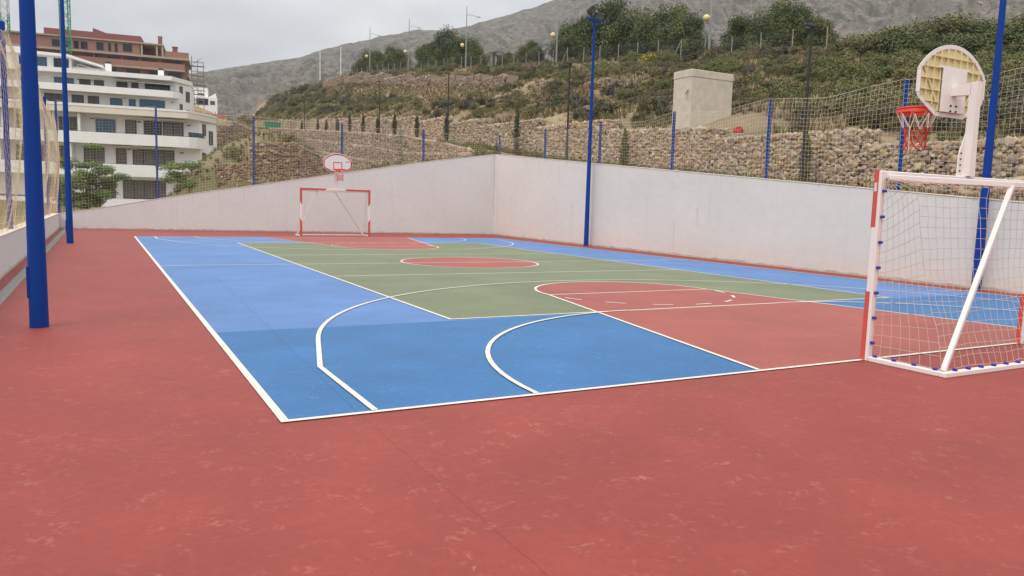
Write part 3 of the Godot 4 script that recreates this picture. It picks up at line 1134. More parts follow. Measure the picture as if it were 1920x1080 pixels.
# stones packed over one face: from A to B (plan), between heights given at both ends, looking along out
func face_stones(A: Vector2, B: Vector2, lo0: float, lo1: float, hi0: float, hi1: float, size: float, r: RandomNumberGenerator, into: Array) -> void:
	var dir := (B - A)
	var ln := dir.length()
	dir /= ln
	var out := Vector2(-dir.y, dir.x)
	var yaw := atan2(dir.y, dir.x)
	var base := Basis(Vector3.UP, yaw)
	var s := 0.0
	# rows follow the top edge
	var rows := int(ceil(maxf(hi0 - lo0, hi1 - lo1) / (size * 0.74)))
	for j in rows:
		s = -r.randf() * size
		while s < ln:
			var w := size * r.randf_range(0.7, 1.35)
			var m := s + w * 0.5
			s += w * 0.94
			if m > ln - 0.04 or m < 0.04:
				continue
			var t := m / ln
			var y := lerpf(hi0, hi1, t) - (j + 0.5) * size * 0.74 + (r.randf_range(-0.3, 0.3) if j > 0 else r.randf_range(-0.2, 0.05)) * size
			if y < lerpf(lo0, lo1, t):
				continue
			var big := 1.55 if r.randf() < 0.13 else r.randf_range(0.85, 1.05)
			var p := A + dir * m + Vector2(-dir.y, dir.x) * r.randf_range(-0.02, 0.05)
			var b := base * Basis(Vector3(0, 0, 1), r.randf_range(-0.8, 0.8)) * Basis(Vector3(1, 0, 0), r.randf_range(-0.6, 0.6)) * Basis(Vector3.UP, (PI if r.randf() < 0.5 else 0.0) + r.randf_range(-0.4, 0.4))
			b = b * Basis.from_scale(Vector3(w * 1.2 * big, size * r.randf_range(0.85, 1.2) * big, size * r.randf_range(0.7, 1.0)))
			into.append([Transform3D(b, P(p.x, y, p.y)), r.randi() % 5, r.randi() % 8])

func gabion(label: String, faces: Array, body: Array, size: float, singles: int, group: String, sd: int, tint := Color(1, 1, 1), seen_from := Vector2(-8.56, -18.2)) -> void:
	var r := RandomNumberGenerator.new()
	r.seed = sd
	var t := thing("gabion_wall", Vector3.ZERO, 0.0, label, "stone wall", group)
	# the packed core behind the outer stones: plan polygon with a bottom and a sloping top
	var b := MB.new()
	for q in body:
		var pl: Array = q[0]
		var n := pl.size()
		var bot: float = q[1]
		for i in n:
			var a: Vector3 = pl[i]
			var c: Vector3 = pl[(i + 1) % n]
			b.quad(P(a.x, bot, a.z), P(c.x, bot, c.z), P(c.x, c.y, c.z), P(a.x, a.y, a.z))
		b.quad(P(pl[0].x, pl[0].y, pl[0].z), P(pl[1].x, pl[1].y, pl[1].z), P(pl[2].x, pl[2].y, pl[2].z), P(pl[3].x, pl[3].y, pl[3].z))
	put(b.mesh(), M.fill, "core", t)
	var lst := []
	for f in faces:
		face_stones(f[0], f[1], f[2], f[3], f[4], f[5], size, r, lst)
	if singles > 0:
		lst.sort_custom(func(p, q): return Vector2(p[0].origin.x - seen_from.x, -p[0].origin.z - seen_from.y).length() - p[0].origin.y * 3.0 < Vector2(q[0].origin.x - seen_from.x, -q[0].origin.z - seen_from.y).length() - q[0].origin.y * 3.0)
	var left := {}
	for i in lst.size():
		var e = lst[i]
		if i < singles:
			var o := put(stones[e[1]], M.stone[e[2]], "stone", t)
			o.transform = e[0]
		else:
			if not left.has(e[1]):
				left[e[1]] = [[], []]
			left[e[1]][0].append(e[0])
			var c: Color = M.stone[e[2]].albedo_color.srgb_to_linear()
			left[e[1]][1].append(c * tint * r.randf_range(0.85, 1.1))
	for v in left:
		var o := many(stones[v], M.stone_any, left[v][0], left[v][1], "stone_fill", t)
		o.set_meta("kind", "stuff")

func build_gabions() -> void:
	var st := [[-12.0, -0.9], [-0.9, 7.1], [7.1, 15.9], [15.9, 24.4], [24.4, 34.4], [34.4, 43.2]]
	for k in 7:
		st.append([43.2 + 9.0 * k, 52.2 + 9.0 * k])
	var said := ["lowest section of stepped gabion wall, behind the near backboard", "gabion wall section behind the first cypress and the dark lamp", "gabion wall section below the pale concrete block", "gabion wall section behind the twin floodlight pole", "gabion wall section behind the inner corner of the court walls", "gabion wall section above the long retaining wall, nearest one", "second gabion wall section above the long retaining wall", "third gabion wall section above the long retaining wall", "fourth gabion wall section above the long retaining wall", "fifth gabion wall section above the long retaining wall", "sixth gabion wall section above the long retaining wall", "seventh gabion wall section above the long retaining wall", "last gabion wall section above the long retaining wall, by the green skip"]
	for i in st.size():
		var d0: float = st[i][0]
		var d1: float = st[i][1] - 0.01
		var h0 := gab_top(d0 + 0.01)
		var h1 := gab_top(d1 - 0.02)
		var x0 := xgab(d0)
		var x1 := xgab(d1)
		var body := [[[Vector3(x0 + 0.1, h0 - 0.08, d0 + 0.1), Vector3(x0 + 1.0, h0 - 0.08, d0 + 0.1), Vector3(x1 + 1.0, h1 - 0.08, d1), Vector3(x1 + 0.1, h1 - 0.08, d1)], R(d0) - 0.4]]
		var size := 0.175 if i < 3 else (0.195 if i < 6 else 0.27)
		var faces := [[Vector2(x1, d1), Vector2(x0, d0), R(d1) - 0.1, R(d0) - 0.1, h1 - 0.02, h0 - 0.02]]
		# end that stands above the lower neighbour
		if i > 0:
			faces.append([Vector2(x0, d0 + 0.02), Vector2(x0 + 1.0, d0 + 0.02), gab_top(d0 - 0.02) - 0.1, gab_top(d0 - 0.02) - 0.1, h0 - 0.02, h0 - 0.02])
		# top course seen at its rim
		gabion(said[i], faces, body, size, 300 if i < 3 else 0, "stepped gabion walls along the path", 200 + i)
	# retaining wall under the path
	var d := 24.0
	var names := ["nearest stretch of gabion retaining wall under the path, by the court corner", "second stretch of gabion retaining wall under the path", "third stretch of gabion retaining wall under the path", "fourth stretch of gabion retaining wall under the path", "far stretch of gabion retaining wall under the path", "last stretch of gabion retaining wall under the path, below the green skip"]
	var ends := [24.0, 34.0, 44.0, 56.0, 72.0, 96.0, 150.0]
	for i in 6:
		var d0: float = ends[i]
		var d1: float = ends[i + 1] - 0.02
		var faces := []
		var body := []
		for c in 3:
			# courses set back as they rise
			var off := 0.35 * (2 - c)
			var top0 := R(d0) + 0.25 - low_height(d0) * (2 - c) / 3.0
			var top1 := R(d1) + 0.25 - low_height(d1) * (2 - c) / 3.0
			var bot0 := R(d0) - low_height(d0) * (3 - c) / 3.0 - 0.3
			var bot1 := R(d1) - low_height(d1) * (3 - c) / 3.0 - 0.3
			if c < 2 and low_height(d1) < 0.6:
				continue
			faces.append([Vector2(xlow(d1) - off, d1), Vector2(xlow(d0) - off, d0), bot1, bot0, top1 - 0.05, top0 - 0.05])
			body.append([[Vector3(xlow(d0) - off + 0.1, top0 - 0.1, d0), Vector3(xlow(d0) - off + 0.8, top0 - 0.1, d0), Vector3(xlow(d1) - off + 0.8, top1 - 0.1, d1), Vector3(xlow(d1) - off + 0.1, top1 - 0.1, d1)], minf(bot0, bot1) - 0.3])
		gabion(names[i], faces, body, 0.24 if i < 3 else 0.34, 0, "gabion retaining wall under the path", 300 + i, Color(0.80, 0.80, 0.84) if i > 1 else Color(0.9, 0.86, 0.84))
	# bank walls below, near the apartment block
	var banks := [
		["brown gabion bank wall with a flat top behind the far fence", [[1.4, 42.2], [4.9, 41.8]], 2.0, 5.7, 1.2, 0.24],
		["pale gabion wall slanting off the brown bank wall", [[4.95, 41.9], [8.2, 44.5]], 2.6, 5.7, 1.0, 0.24],
		["low gabion wall half buried in grass beside the brown bank wall", [[-0.6, 45.0], [1.6, 43.5]], 1.6, 4.1, 1.0, 0.24],
		["tall dark gabion wall next to the corner of the apartment block", [[3.4, 82.0], [6.0, 81.6]], 3.0, 10.2, 1.2, 0.32],
		["light gabion wall running back from the tall dark one", [[6.05, 81.8], [11.6, 97.0]], 5.0, 10.8, 1.0, 0.34],
	]
	for i in banks.size():
		var q = banks[i]
		var A := Vector2(q[1][0][0], q[1][0][1])
		var B := Vector2(q[1][1][0], q[1][1][1])
		var dir := (B - A).normalized()
		var back := Vector2(-dir.y, dir.x)
		var hiA: float = q[3]
		var hiB: float = q[3] - (0.9 if i == 1 else -0.15)
		var a2: Vector2 = A + back * float(q[4])
		var b2: Vector2 = B + back * float(q[4])
		var o := back * 0.1
		gabion(q[0], [[A, B, q[2], q[2], hiA - 0.03, hiB - 0.03]], [[[Vector3(A.x + o.x, hiA - 0.1, A.y + o.y), Vector3(B.x + o.x, hiB - 0.1, B.y + o.y), Vector3(b2.x, hiB - 0.1, b2.y), Vector3(a2.x, hiA - 0.1, a2.y)], q[2] - 0.6]], q[5], 0, "", 340 + i, [Color(0.7, 0.64, 0.58), Color(0.82, 0.8, 0.8), Color(0.7, 0.64, 0.58), Color(0.6, 0.56, 0.53), Color(0.85, 0.83, 0.82)][i])
	# second tier high on the slope
	for i in tiers.size():
		var q = tiers[i]
		var d0: float = q[0]
		var d1: float = q[1]
		var x0 := 26.0 + 0.08 * d0
		var x1 := 26.0 + 0.08 * d1
		var g0 := hill(x0, d0)
		var g1 := hill(x1, d1)
		var h: float = q[2]
		gabion("weathered upper gabion terrace, %s from the near end" % ["first", "second", "third", "fourth", "fifth", "sixth", "seventh", "eighth", "ninth", "tenth"][i], [[Vector2(x1, d1), Vector2(x0, d0), g1 - 0.1, g0 - 0.1, g1 + h * 0.55, g0 + h]], [[[Vector3(x0 + 0.1, g0 + h - 0.08, d0), Vector3(x0 + 1.6, g0 + h - 0.08, d0), Vector3(x1 + 1.6, g1 + h * 0.55 - 0.08, d1), Vector3(x1 + 0.1, g1 + h * 0.55 - 0.08, d1)], minf(g0, g1) - 0.5]], 0.3 if d0 < 80.0 else 0.42, 0, "upper gabion terraces on the slope", 380 + i, Color(0.72, 0.70, 0.70))

var tiers := [[35.0, 39.5, 0.8], [46.0, 50.0, 0.9], [57.0, 64.0, 1.5], [64.5, 73.0, 1.6], [73.5, 84.0, 1.7], [84.5, 96.0, 1.8], [97.0, 110.0, 2.0], [111.0, 126.0, 2.2], [127.0, 144.0, 2.4], [146.0, 170.0, 2.6]]
func tier_here(x: float, d: float) -> bool:
	for q in tiers:
		if d > q[0] - 0.5 and d < q[1] + 0.5:
			var e := x - 26.0 - 0.08 * d
			return e > -2.2 and e < 1.7
	return false

# ---------------------------------------------------------------- the court
const L := 12.95
const OX := 0.06
func flat(poly: PackedVector2Array, y: float, b: MB) -> void:
	var t := Geometry2D.triangulate_polygon(poly)
	for k in range(0, t.size(), 3):
		var a := P(poly[t[k]].x, y, poly[t[k]].y)
		var c := P(poly[t[k + 1]].x, y, poly[t[k + 1]].y)
		var e := P(poly[t[k + 2]].x, y, poly[t[k + 2]].y)
		if (c - a).cross(e - a).y > 0:
			b.tri(a, c, e)
		else:
			b.tri(a, e, c)

func area(called: String, polys: Array, y: float, m: Material, label: String) -> void:
	var b := MB.new()
	for q in polys:
		flat(q, y, b)
	tag(put(b.mesh(), m, called), label, "", "", "structure")

func stripe(b: MB, pts: Array, y: float, w := 0.05) -> void:
	var left := []
	var right := []
	for i in pts.size():
		var a: Vector2 = pts[maxi(i - 1, 0)]
		var c: Vector2 = pts[mini(i + 1, pts.size() - 1)]
		var t := (c - a).normalized()
		var n := Vector2(-t.y, t.x) * w * 0.5
		left.append(pts[i] + n)
		right.append(pts[i] - n)
	for i in pts.size() - 1:
		flat(PackedVector2Array([left[i], left[i + 1], right[i + 1], right[i]]), y, b)

func arc(c: Vector2, r: float, a0: float, a1: float, n := 40) -> Array:
	var out := []
	for i in n + 1:
		var a := deg_to_rad(lerpf(a0, a1, i / float(n)))
		out.append(c + Vector2(cos(a), sin(a)) * r)
	return out

func line(called: String, b: MB, label: String) -> void:
	tag(put(b.mesh(), M.line, called), label, "", "", "structure")

func build_court() -> void:
	var b := MB.new()
	flat(PackedVector2Array([Vector2(-10.4, -40), Vector2(10.0, -40), Vector2(10.0, 20.2), Vector2(-10.4, 20.2)]), 0.0, b)
	tag(put(b.mesh(), M.red, "court_floor"), "dull red painted sports court floor with pale scuffs", "", "", "structure")
	var v2 := func(x, d): return Vector2(x, d)
	area("blue_field", [PackedVector2Array([Vector2(-7.5, -9.1), Vector2(7.5, -9.1), Vector2(7.5, L), Vector2(-7.5, L)])], 0.002, M.blue, "lighter blue painted middle of the basketball court")
	area("blue_end_field", [PackedVector2Array([Vector2(-7.5, -L), Vector2(7.5, -L), Vector2(7.5, -9.1), Vector2(-7.5, -9.1)])], 0.002, M.blue_near, "deeper blue painted near end of the basketball court")
	area("green_field", [PackedVector2Array([Vector2(-4.5, -9), Vector2(4.5, -9), Vector2(4.5, 9), Vector2(-4.5, 9)])], 0.004, M.green, "faded green painted volleyball court in the middle")
	var keys := []
	for s in [-1.0, 1.0]:
		var ft: float = 6.95 * s
		var k := PackedVector2Array([Vector2(-3.0 + OX, L * s), Vector2(-1.8 + OX, ft)])
		for p in arc(Vector2(OX, ft), 1.8, 180, 0, 30) if s > 0 else arc(Vector2(OX, ft), 1.8, 180, 360, 30):
			# bulge towards the middle of the court
			k.append(Vector2(p.x, ft - (p.y - ft) * 1.0) if true else p)
		k.append(Vector2(3.0 + OX, L * s))
		keys.append(k)
	area("key_area", keys, 0.006, M.key_red, "red painted basketball keys at both ends")
	var disc := PackedVector2Array()
	for p in arc(Vector2.ZERO, 1.8, 0, 352, 44):
		disc.append(p)
	area("centre_disc", [disc], 0.006, M.key_red, "red painted centre circle of the court")
	var y := 0.008
	b = MB.new()
	var w := 7.5 - 0.025
	stripe(b, [v2.call(-w, -L), v2.call(-w, L)], y, 0.06)
	stripe(b, [v2.call(w, -L), v2.call(w, L)], y, 0.06)
	stripe(b, [v2.call(-7.505, -L), v2.call(7.505, -L)], y + 0.001)
	stripe(b, [v2.call(-7.505, L), v2.call(7.505, L)], y + 0.001)
	line("boundary_line", b, "white boundary lines of the basketball court")
	b = MB.new()
	stripe(b, [v2.call(-7.45, 0), v2.call(7.45, 0)], y)
	line("halfway_line", b, "white halfway line across the court")
	b = MB.new()
	stripe(b, arc(Vector2.ZERO, 1.8, 0, 360, 64), y + 0.001)
	line("centre_circle_line", b, "white ring around the red centre disc")
	b = MB.new()
	stripe(b, [v2.call(-4.5, -9.0), v2.call(-4.5, 9.0)], y + 0.001)
	stripe(b, [v2.call(4.5, -9.0), v2.call(4.5, 9.0)], y + 0.001)
	stripe(b, [v2.call(-4.525, -9), v2.call(4.525, -9)], y)
	stripe(b, [v2.call(-4.525, 9), v2.call(4.525, 9)], y)
	stripe(b, [v2.call(-4.475, -3), v2.call(4.475, -3)], y)
	stripe(b, [v2.call(-4.475, 3), v2.call(4.475, 3)], y)
	line("volleyball_line", b, "white volleyball court lines around the green field")
	b = MB.new()
	for s in [-1.0, 1.0]:
		var ft: float = 6.95 * s
		stripe(b, [v2.call(-3.0 + OX, (L - 0.03) * s), v2.call(-1.8 + OX, ft)], y + 0.002)
		stripe(b, [v2.call(3.0 + OX, (L - 0.03) * s), v2.call(1.8 + OX, ft)], y + 0.002)
		stripe(b, [v2.call(-1.8 + OX, ft), v2.call(1.8 + OX, ft)], y + 0.002)
		var ring := arc(Vector2(OX, ft), 1.8, 0, 180, 36)
		var pts := []
		for p in ring:
			pts.append(Vector2(p.x, ft - (p.y - ft) * s))
		stripe(b, pts, y + 0.003)
		# dashed half of the free throw circle
		for k in 7:
			var a0 := 8.0 + k * 24.5
			var dash := []
			for p in arc(Vector2(OX, ft), 1.8, a0, a0 + 11.0, 5):
				dash.append(Vector2(p.x, ft + (p.y - ft) * s))
			stripe(b, dash, y + 0.003)
	line("key_line", b, "white lines of the basketball keys and free throw circles")
	b = MB.new()
	for s in [-1.0, 1.0]:
		var pts := [Vector2(-6.82, (L - 0.03) * s), Vector2(-6.82, 11.32 * s)]
		for i in 61:
			var a := deg_to_rad(lerpf(193.0, 347.0, i / 60.0))
			pts.append(Vector2(-0.05 + cos(a) * 6.62, (11.45 + sin(a) * 6.58) * s))
		pts.append(Vector2(6.75, 11.32 * s))
		pts.append(Vector2(6.75, (L - 0.03) * s))
		stripe(b, pts, y + 0.004)
	line("three_point_line", b, "white three point arcs at both ends")
	b = MB.new()
	for s in [-1.0, 1.0]:
		for e in [-1.0, 1.0]:
			var pts := []
			for i in 25:
				var a := deg_to_rad(lerpf(0.0, 88.0, i / 24.0))
				pts.append(Vector2(e * (1.45 + cos(a) * 4.0), (L - 0.02 - sin(a) * 3.93) * s))
			stripe(b, pts, y + 0.005)
	line("goal_area_line", b, "white curved goal area lines at both ends")
	# saw-cut joint that has opened along the floor
	var rr := RandomNumberGenerator.new()
	rr.seed = 3
	b = MB.new()
	var pts := []
	for i in 46:
		pts.append(Vector2(-6.95 + rr.randf_range(-0.006, 0.006), lerpf(-17.0, -L - 0.04, i / 45.0)))
	stripe(b, pts, 0.0015, 0.0028)
	tag(put(b.mesh(), M.crack, "floor_joint"), "thin cracked joint running through the red floor", "", "", "structure")
	b = MB.new()
	pts = []
	for i in 60:
		pts.append(Vector2(-6.95 + 0.32 * i / 59.0 + rr.randf_range(-0.006, 0.006), lerpf(-L + 0.04, -2.4, i / 59.0)))
	stripe(b, pts, 0.0035, 0.004)
	tag(put(b.mesh(), M.crack_blue, "floor_joint"), "thin dark joint running through the blue paint", "", "", "structure")
	# channel drain along the low wall
	var dr := Node3D.new()
	dr.name = "drain"
	add_child(dr)
	tag(dr, "grey channel drain along the low side wall", "", "", "structure")
	var cover := MB.new()
	cover.cbox(Vector3.ZERO, Vector3(0.16, 0.012, 0.985), 0.004)
	var cm := cover.mesh()
	for k in 34:
		var o := put(cm, M.drain, "drain_cover", dr)
		o.position = P(-9.86, 0.003, -15.0 + k + 0.5)

# wall standing on a line, with its own thickness and a slanted top; uv in metres over the texture
func court_wall(label: String, A: Vector2, B: Vector2, prof: Array, thick: float, m: Material, wide: float, high: float, out: Vector2) -> void:
	var t := thing("court_wall", Vector3.ZERO, 0.0, label, "wall", "white walls around the court")
	var b := MB.new()
	b.use_uv = true
	var dir := B - A
	var ln := dir.length()
	var n := prof.size()
	var nn := P(-out.x, 0, -out.y)
	for i in n - 1:
		var a0: Vector2 = A + dir * prof[i][0]
		var a1: Vector2 = A + dir * prof[i + 1][0]
		var h0: float = prof[i][1]
		var h1: float = prof[i + 1][1]
		for side in 2:
			var o := out * thick * side
			var p := [P(a0.x + o.x, -0.4, a0.y + o.y), P(a1.x + o.x, -0.4, a1.y + o.y), P(a1.x + o.x, h1, a1.y + o.y), P(a0.x + o.x, h0, a0.y + o.y)]
			var uvs := [Vector2(prof[i][0] * ln / wide, 1.0 + 0.4 / high), Vector2(prof[i + 1][0] * ln / wide, 1.0 + 0.4 / high), Vector2(prof[i + 1][0] * ln / wide, 1.0 - h1 / high), Vector2(prof[i][0] * ln / wide, 1.0 - h0 / high)]
			# keep the foot of the wall on the foot of the texture
			p[0].y = 0.0 if side == 0 else -0.4
			p[1].y = p[0].y
			uvs[0].y = 0.999
			uvs[1].y = 0.999
			var s := b.v.size()
			for k in 4:
				b.vert(p[k], nn if side == 0 else -nn, uvs[k])
			var front: bool = (p[1] - p[0]).cross(p[2] - p[0]).dot(nn if side == 0 else -nn) > 0.0
			b.ix.append_array(PackedInt32Array([s, s + 2, s + 1, s, s + 3, s + 2]) if front else PackedInt32Array([s, s + 1, s + 2, s, s + 2, s + 3]))
		var o2 := out * thick
		var q := [P(a0.x, h0, a0.y), P(a1.x, h1, a1.y), P(a1.x + o2.x, h1, a1.y + o2.y), P(a0.x + o2.x, h0, a0.y + o2.y)]
		if (q[1] - q[0]).cross(q[2] - q[0]).y < 0:
			q.reverse()
		b.quad(q[0], q[1], q[2], q[3])
	put(b.mesh(), m, "face", t)
	# thin cement coping
	var c := MB.new()
	for i in n - 1:
		var a0: Vector2 = A + dir * prof[i][0] + out * thick * 0.5
		var a1: Vector2 = A + dir * prof[i + 1][0] + out * thick * 0.5
		c.beam(P(a0.x, prof[i][1] + 0.014, a0.y), P(a1.x, prof[i + 1][1] + 0.014, a1.y), thick + 0.03, 0.022, 0.006)
	put(c.mesh(), M.coping, "coping", t)

func build_walls() -> void:
	var fw := [[0.0, 0.62], [0.09, 0.93], [0.2, 1.37], [0.31, 1.78], [0.455, 2.26], [0.61, 2.81], [0.82, 3.54], [1.0, 4.06]]
	court_wall("white far wall of the court with a sloping top, behind the far goal", Vector2(-10.12, 19.6), Vector2(9.19, 16.86), fw, 0.25, M.wall_far, 20.0, 4.6, Vector2(0.14, 0.99))
	court_wall("long white side wall of the court on the hill side", Vector2(xwall(16.86), 16.86), Vector2(xwall(-19.0), -19.0), [[0.0, 4.06], [1.0, 1.96 + 0.0835 * (-19.0 + 8.2)]], 0.24, M.wall_side, 36.0, 4.6, Vector2(1.0, -0.04))
	court_wall("low cream side wall of the court under the sagging net", Vector2(-10.12, -38.0), Vector2(-10.12, 19.6), [[0.0, 0.78], [0.6, 0.73], [1.0, 0.62]], 0.25, M.wall_low, 60.0, 1.2, Vector2(-1.0, 0.0))

# ---------------------------------------------------------------- nets and fences
func net(b: MB, f: Callable, ns: int, nt: int, ss: int, st: int, r: float) -> void:
	for i in ns + 1:
		var pts := PackedVector3Array()
		for k in st + 1:
			pts.append(f.call(i / float(ns), k / float(st)))
		b.thread(pts, r)
	for j in nt + 1:
		var pts := PackedVector3Array()
		for k in ss + 1:
			pts.append(f.call(k / float(ss), j / float(nt)))
		b.thread(pts, r)

func fence_bay(parent: Node, A: Vector2, B: Vector2, lo0: float, lo1: float, top: float, sag: float, bulge: float, side: Vector2, m: Material, mesh_size: float, r: float, sd: int) -> void:
	var nz := FastNoiseLite.new()
	nz.seed = sd
	nz.frequency = 0.6
	var f := func(s: float, t: float) -> Vector3:
		var p := A.lerp(B, s)
		var hang := sag * 4.0 * s * (1.0 - s) * (1.0 + 0.3 * sin(s * 9.0 + sd))
		var hi := top - hang
		var lo := lerpf(lo0, lo1, s)
		var y := lerpf(hi, lo, t)
		var k := bulge * sin(PI * pow(t, 0.75)) * (0.25 + 0.75 * sqrt(4.0 * s * (1.0 - s))) + 0.03 * nz.get_noise_2d(s * 6.0, t * 4.0)
		return P(p.x + side.x * k, y, p.y + side.y * k)
	var b := MB.new()
	var ln := A.distance_to(B)
	net(b, f, int(ln / mesh_size), int((top - (lo0 + lo1) * 0.5) / mesh_size), maxi(8, int(ln / 0.35)), 10, r)
	# rope along the top
	var pts := []
	for k in 25:
		pts.append(f.call(k / 24.0, 0.0))
	b.tube(pts, r * 2.2, 5, false)
	put(b.mesh(), m, "netting", parent)

func build_fences() -> void:
	# hill side
	var t := thing("net_fence", Vector3.ZERO, 0.0, "blue posts with square mesh ball net on the long white side wall", "fence", "ball nets on the court walls")
	var ds := [-15.6, -10.8, -6.24, -1.87, 2.56, 7.19, 11.76, 16.6]
	for i in ds.size():
		var d: float = ds[i]
		var lo := 1.96 + 0.0835 * (d + 8.2)
		var top := lerpf(4.75, 4.98, clampf((d + 6.2) / 22.8, 0, 1))
		var b := MB.new()
		var w := 0.055 if i < ds.size() - 1 else 0.045
		b.cbox(P(xwall(d) + 0.12, (lo + top) * 0.5, d), Vector3(w * 1.5, top - lo + 0.04, w * 1.5), 0.008)
		put(b.mesh(), M.post_blue, "post", t)
		if i > 0:
			var e: float = ds[i - 1]
			fence_bay(t, Vector2(xwall(e) + 0.06, e), Vector2(xwall(d) + 0.06, d), 1.96 + 0.0835 * (e + 8.2) + 0.03, lo + 0.03, (top + 4.78) * 0.5, 0.14, 0.05, Vector2(-1, 0), M.net_fence, 0.115, 0.0023, i)
	# far side
	t = thing("net_fence", Vector3.ZERO, 0.0, "blue posts with ball net on the far wall behind the far goal", "fence", "ball nets on the court walls")
	var xs := [9.1, 5.56, 1.64, -2.3, -6.31, -10.1]
	for i in xs.size():
		var x: float = xs[i]
		var d := 19.6 - 0.1418 * (x + 10.12) + 0.12
		var lo := far_top(x)
		var top := 5.0 + (9.1 - x) * 0.019
		if i > 0:
			var b := MB.new()
			b.cbox(P(x, (lo + top) * 0.5, d), Vector3(0.085, top - lo + 0.04, 0.085), 0.008)
			put(b.mesh(), M.post_blue, "post", t)
			var e: float = xs[i - 1]
			fence_bay(t, Vector2(e, 19.6 - 0.1418 * (e + 10.12) + 0.07), Vector2(x, d - 0.05), far_top(e) + 0.03, lo + 0.03, top, 0.10, 0.04, Vector2(0, -1), M.net_fence, 0.12, 0.0022, 20 + i)
	# low wall side: slack net blown inwards
	t = thing("net_fence", Vector3.ZERO, 0.0, "blue posts with slack tan ball net bulging over the low side wall", "fence", "ball nets on the court walls")
	var ls := [-8.6, -3.4, 1.1, 5.8, 10.5, 15.0, 19.4]
	for i in ls.size():
		var d: float = ls[i]
		if d < 19.0:
			var b := MB.new()
			b.cbox(P(-10.25, 2.85, d), Vector3(0.1, 4.3, 0.1), 0.008)
			put(b.mesh(), M.post_blue, "post", t)
		if i > 0:
			var e: float = ls[i - 1]
			fence_bay(t, Vector2(-10.17, e), Vector2(-10.17, d), 0.74, 0.7, 4.9, 0.5, 0.34 if i < 6 else 0.22, Vector2(1, 0), M.net_left, 0.13, 0.0028, 40 + i)

func far_top(x: float) -> float:
	var fw := [[0.0, 0.62], [0.09, 0.93], [0.2, 1.37], [0.31, 1.78], [0.455, 2.26], [0.61, 2.81], [0.82, 3.54], [1.0, 4.06]]
	var s := clampf((x + 10.12) / 19.31, 0, 1)
	for i in fw.size() - 1:
		if s <= fw[i + 1][0]:
			return lerpf(fw[i][1], fw[i + 1][1], (s - fw[i][0]) / (fw[i + 1][0] - fw[i][0]))
	return 4.06

# ---------------------------------------------------------------- light poles of the court
func build_floodlights() -> void:
	var t := thing("floodlight_pole", P(-9.21, 0, -8.08), 0.0, "thick blue floodlight pole nearest the camera beside the low wall", "light pole", "blue floodlight poles around the court")
	var b := MB.new()
	b.tube([Vector3(0, 0, 0), Vector3(0, 0.02, 0), Vector3(0, 4.0, 0), Vector3(0, 8.7, 0)], [0.098, 0.097, 0.072, 0.045], 24)
	put(b.mesh(), M.post_blue, "pole", t)
	b = MB.new()
	b.cbox(Vector3(-0.088, 0.52, 0.02), Vector3(0.035, 0.36, 0.075), 0.008)
	var door := put(b.mesh(), M.post_blue, "access_door", t)
	b = MB.new()
	b.tube([Vector3(-0.104, 0.62, 0.02), Vector3(-0.109, 0.62, 0.02)], 0.008, 8)
	put(b.mesh(), M.dark_metal, "lock", door)
	b = MB.new()
	b.cbox(Vector3(0, 8.72, 0), Vector3(0.9, 0.09, 0.09), 0.01, Basis(Vector3.UP, 0.45))
	put(b.mesh(), M.post_blue, "cross_arm", t)
	for s in [-1.0, 1.0]:
		var tilt := Basis(Vector3.UP, 0.45 + float(s) * 0.35) * Basis(Vector3.RIGHT, 0.75)
		var at: Vector3 = Vector3(cos(0.45), 0, -sin(0.45)) * 0.27 * float(s) + Vector3(0, 8.98 + 0.06 * float(s), 0)
		b = MB.new()
		b.cbox(at, Vector3(0.44, 0.09, 0.34), 0.02, tilt)
		for k in 5:
			b.box(at + tilt * Vector3(-0.16 + k * 0.08, 0.065, 0), Vector3(0.012, 0.05, 0.28), tilt)
		b.beam(at + tilt * Vector3(0, 0.02, 0), at + Vector3(0, -0.24, 0), 0.05, 0.05)
		var lamp := put(b.mesh(), M.dark_metal, "floodlight", t)
		b = MB.new()
		b.cbox(at + tilt * Vector3(0, -0.048, 0), Vector3(0.37, 0.012, 0.27), 0.003, tilt)
		put(b.mesh(), M.glass, "lens", lamp)
	copy(t, "floodlight_pole", P(-9.4, 0, 8.65), 0.0, "blue floodlight pole farther along the low wall, before the white apartment block")
	copy(t, "floodlight_pole", P(8.5, 0, 7.24), PI, "blue floodlight pole with twin floodlights before the long white wall")
	copy(t, "floodlight_pole", P(8.02, 0, -8.56), PI, "blue floodlight pole behind the near goal and its basket mast")

# ---------------------------------------------------------------- goal with basket on its crossbar
func board_outline() -> PackedVector2Array:
	var o := PackedVector2Array([Vector2(-0.26, 0.0), Vector2(0.26, 0.0), Vector2(0.57, 0.17), Vector2(0.6, 0.22), Vector2(0.6, 0.46)])
	for i in 15:
		var x := lerpf(0.585, -0.585, i / 14.0)
		o.append(Vector2(x, -0.006 + sqrt(0.766 * 0.766 - x * x)))
	o.append(Vector2(-0.6, 0.46))
	o.append(Vector2(-0.6, 0.22))
	o.append(Vector2(-0.57, 0.17))
	return o

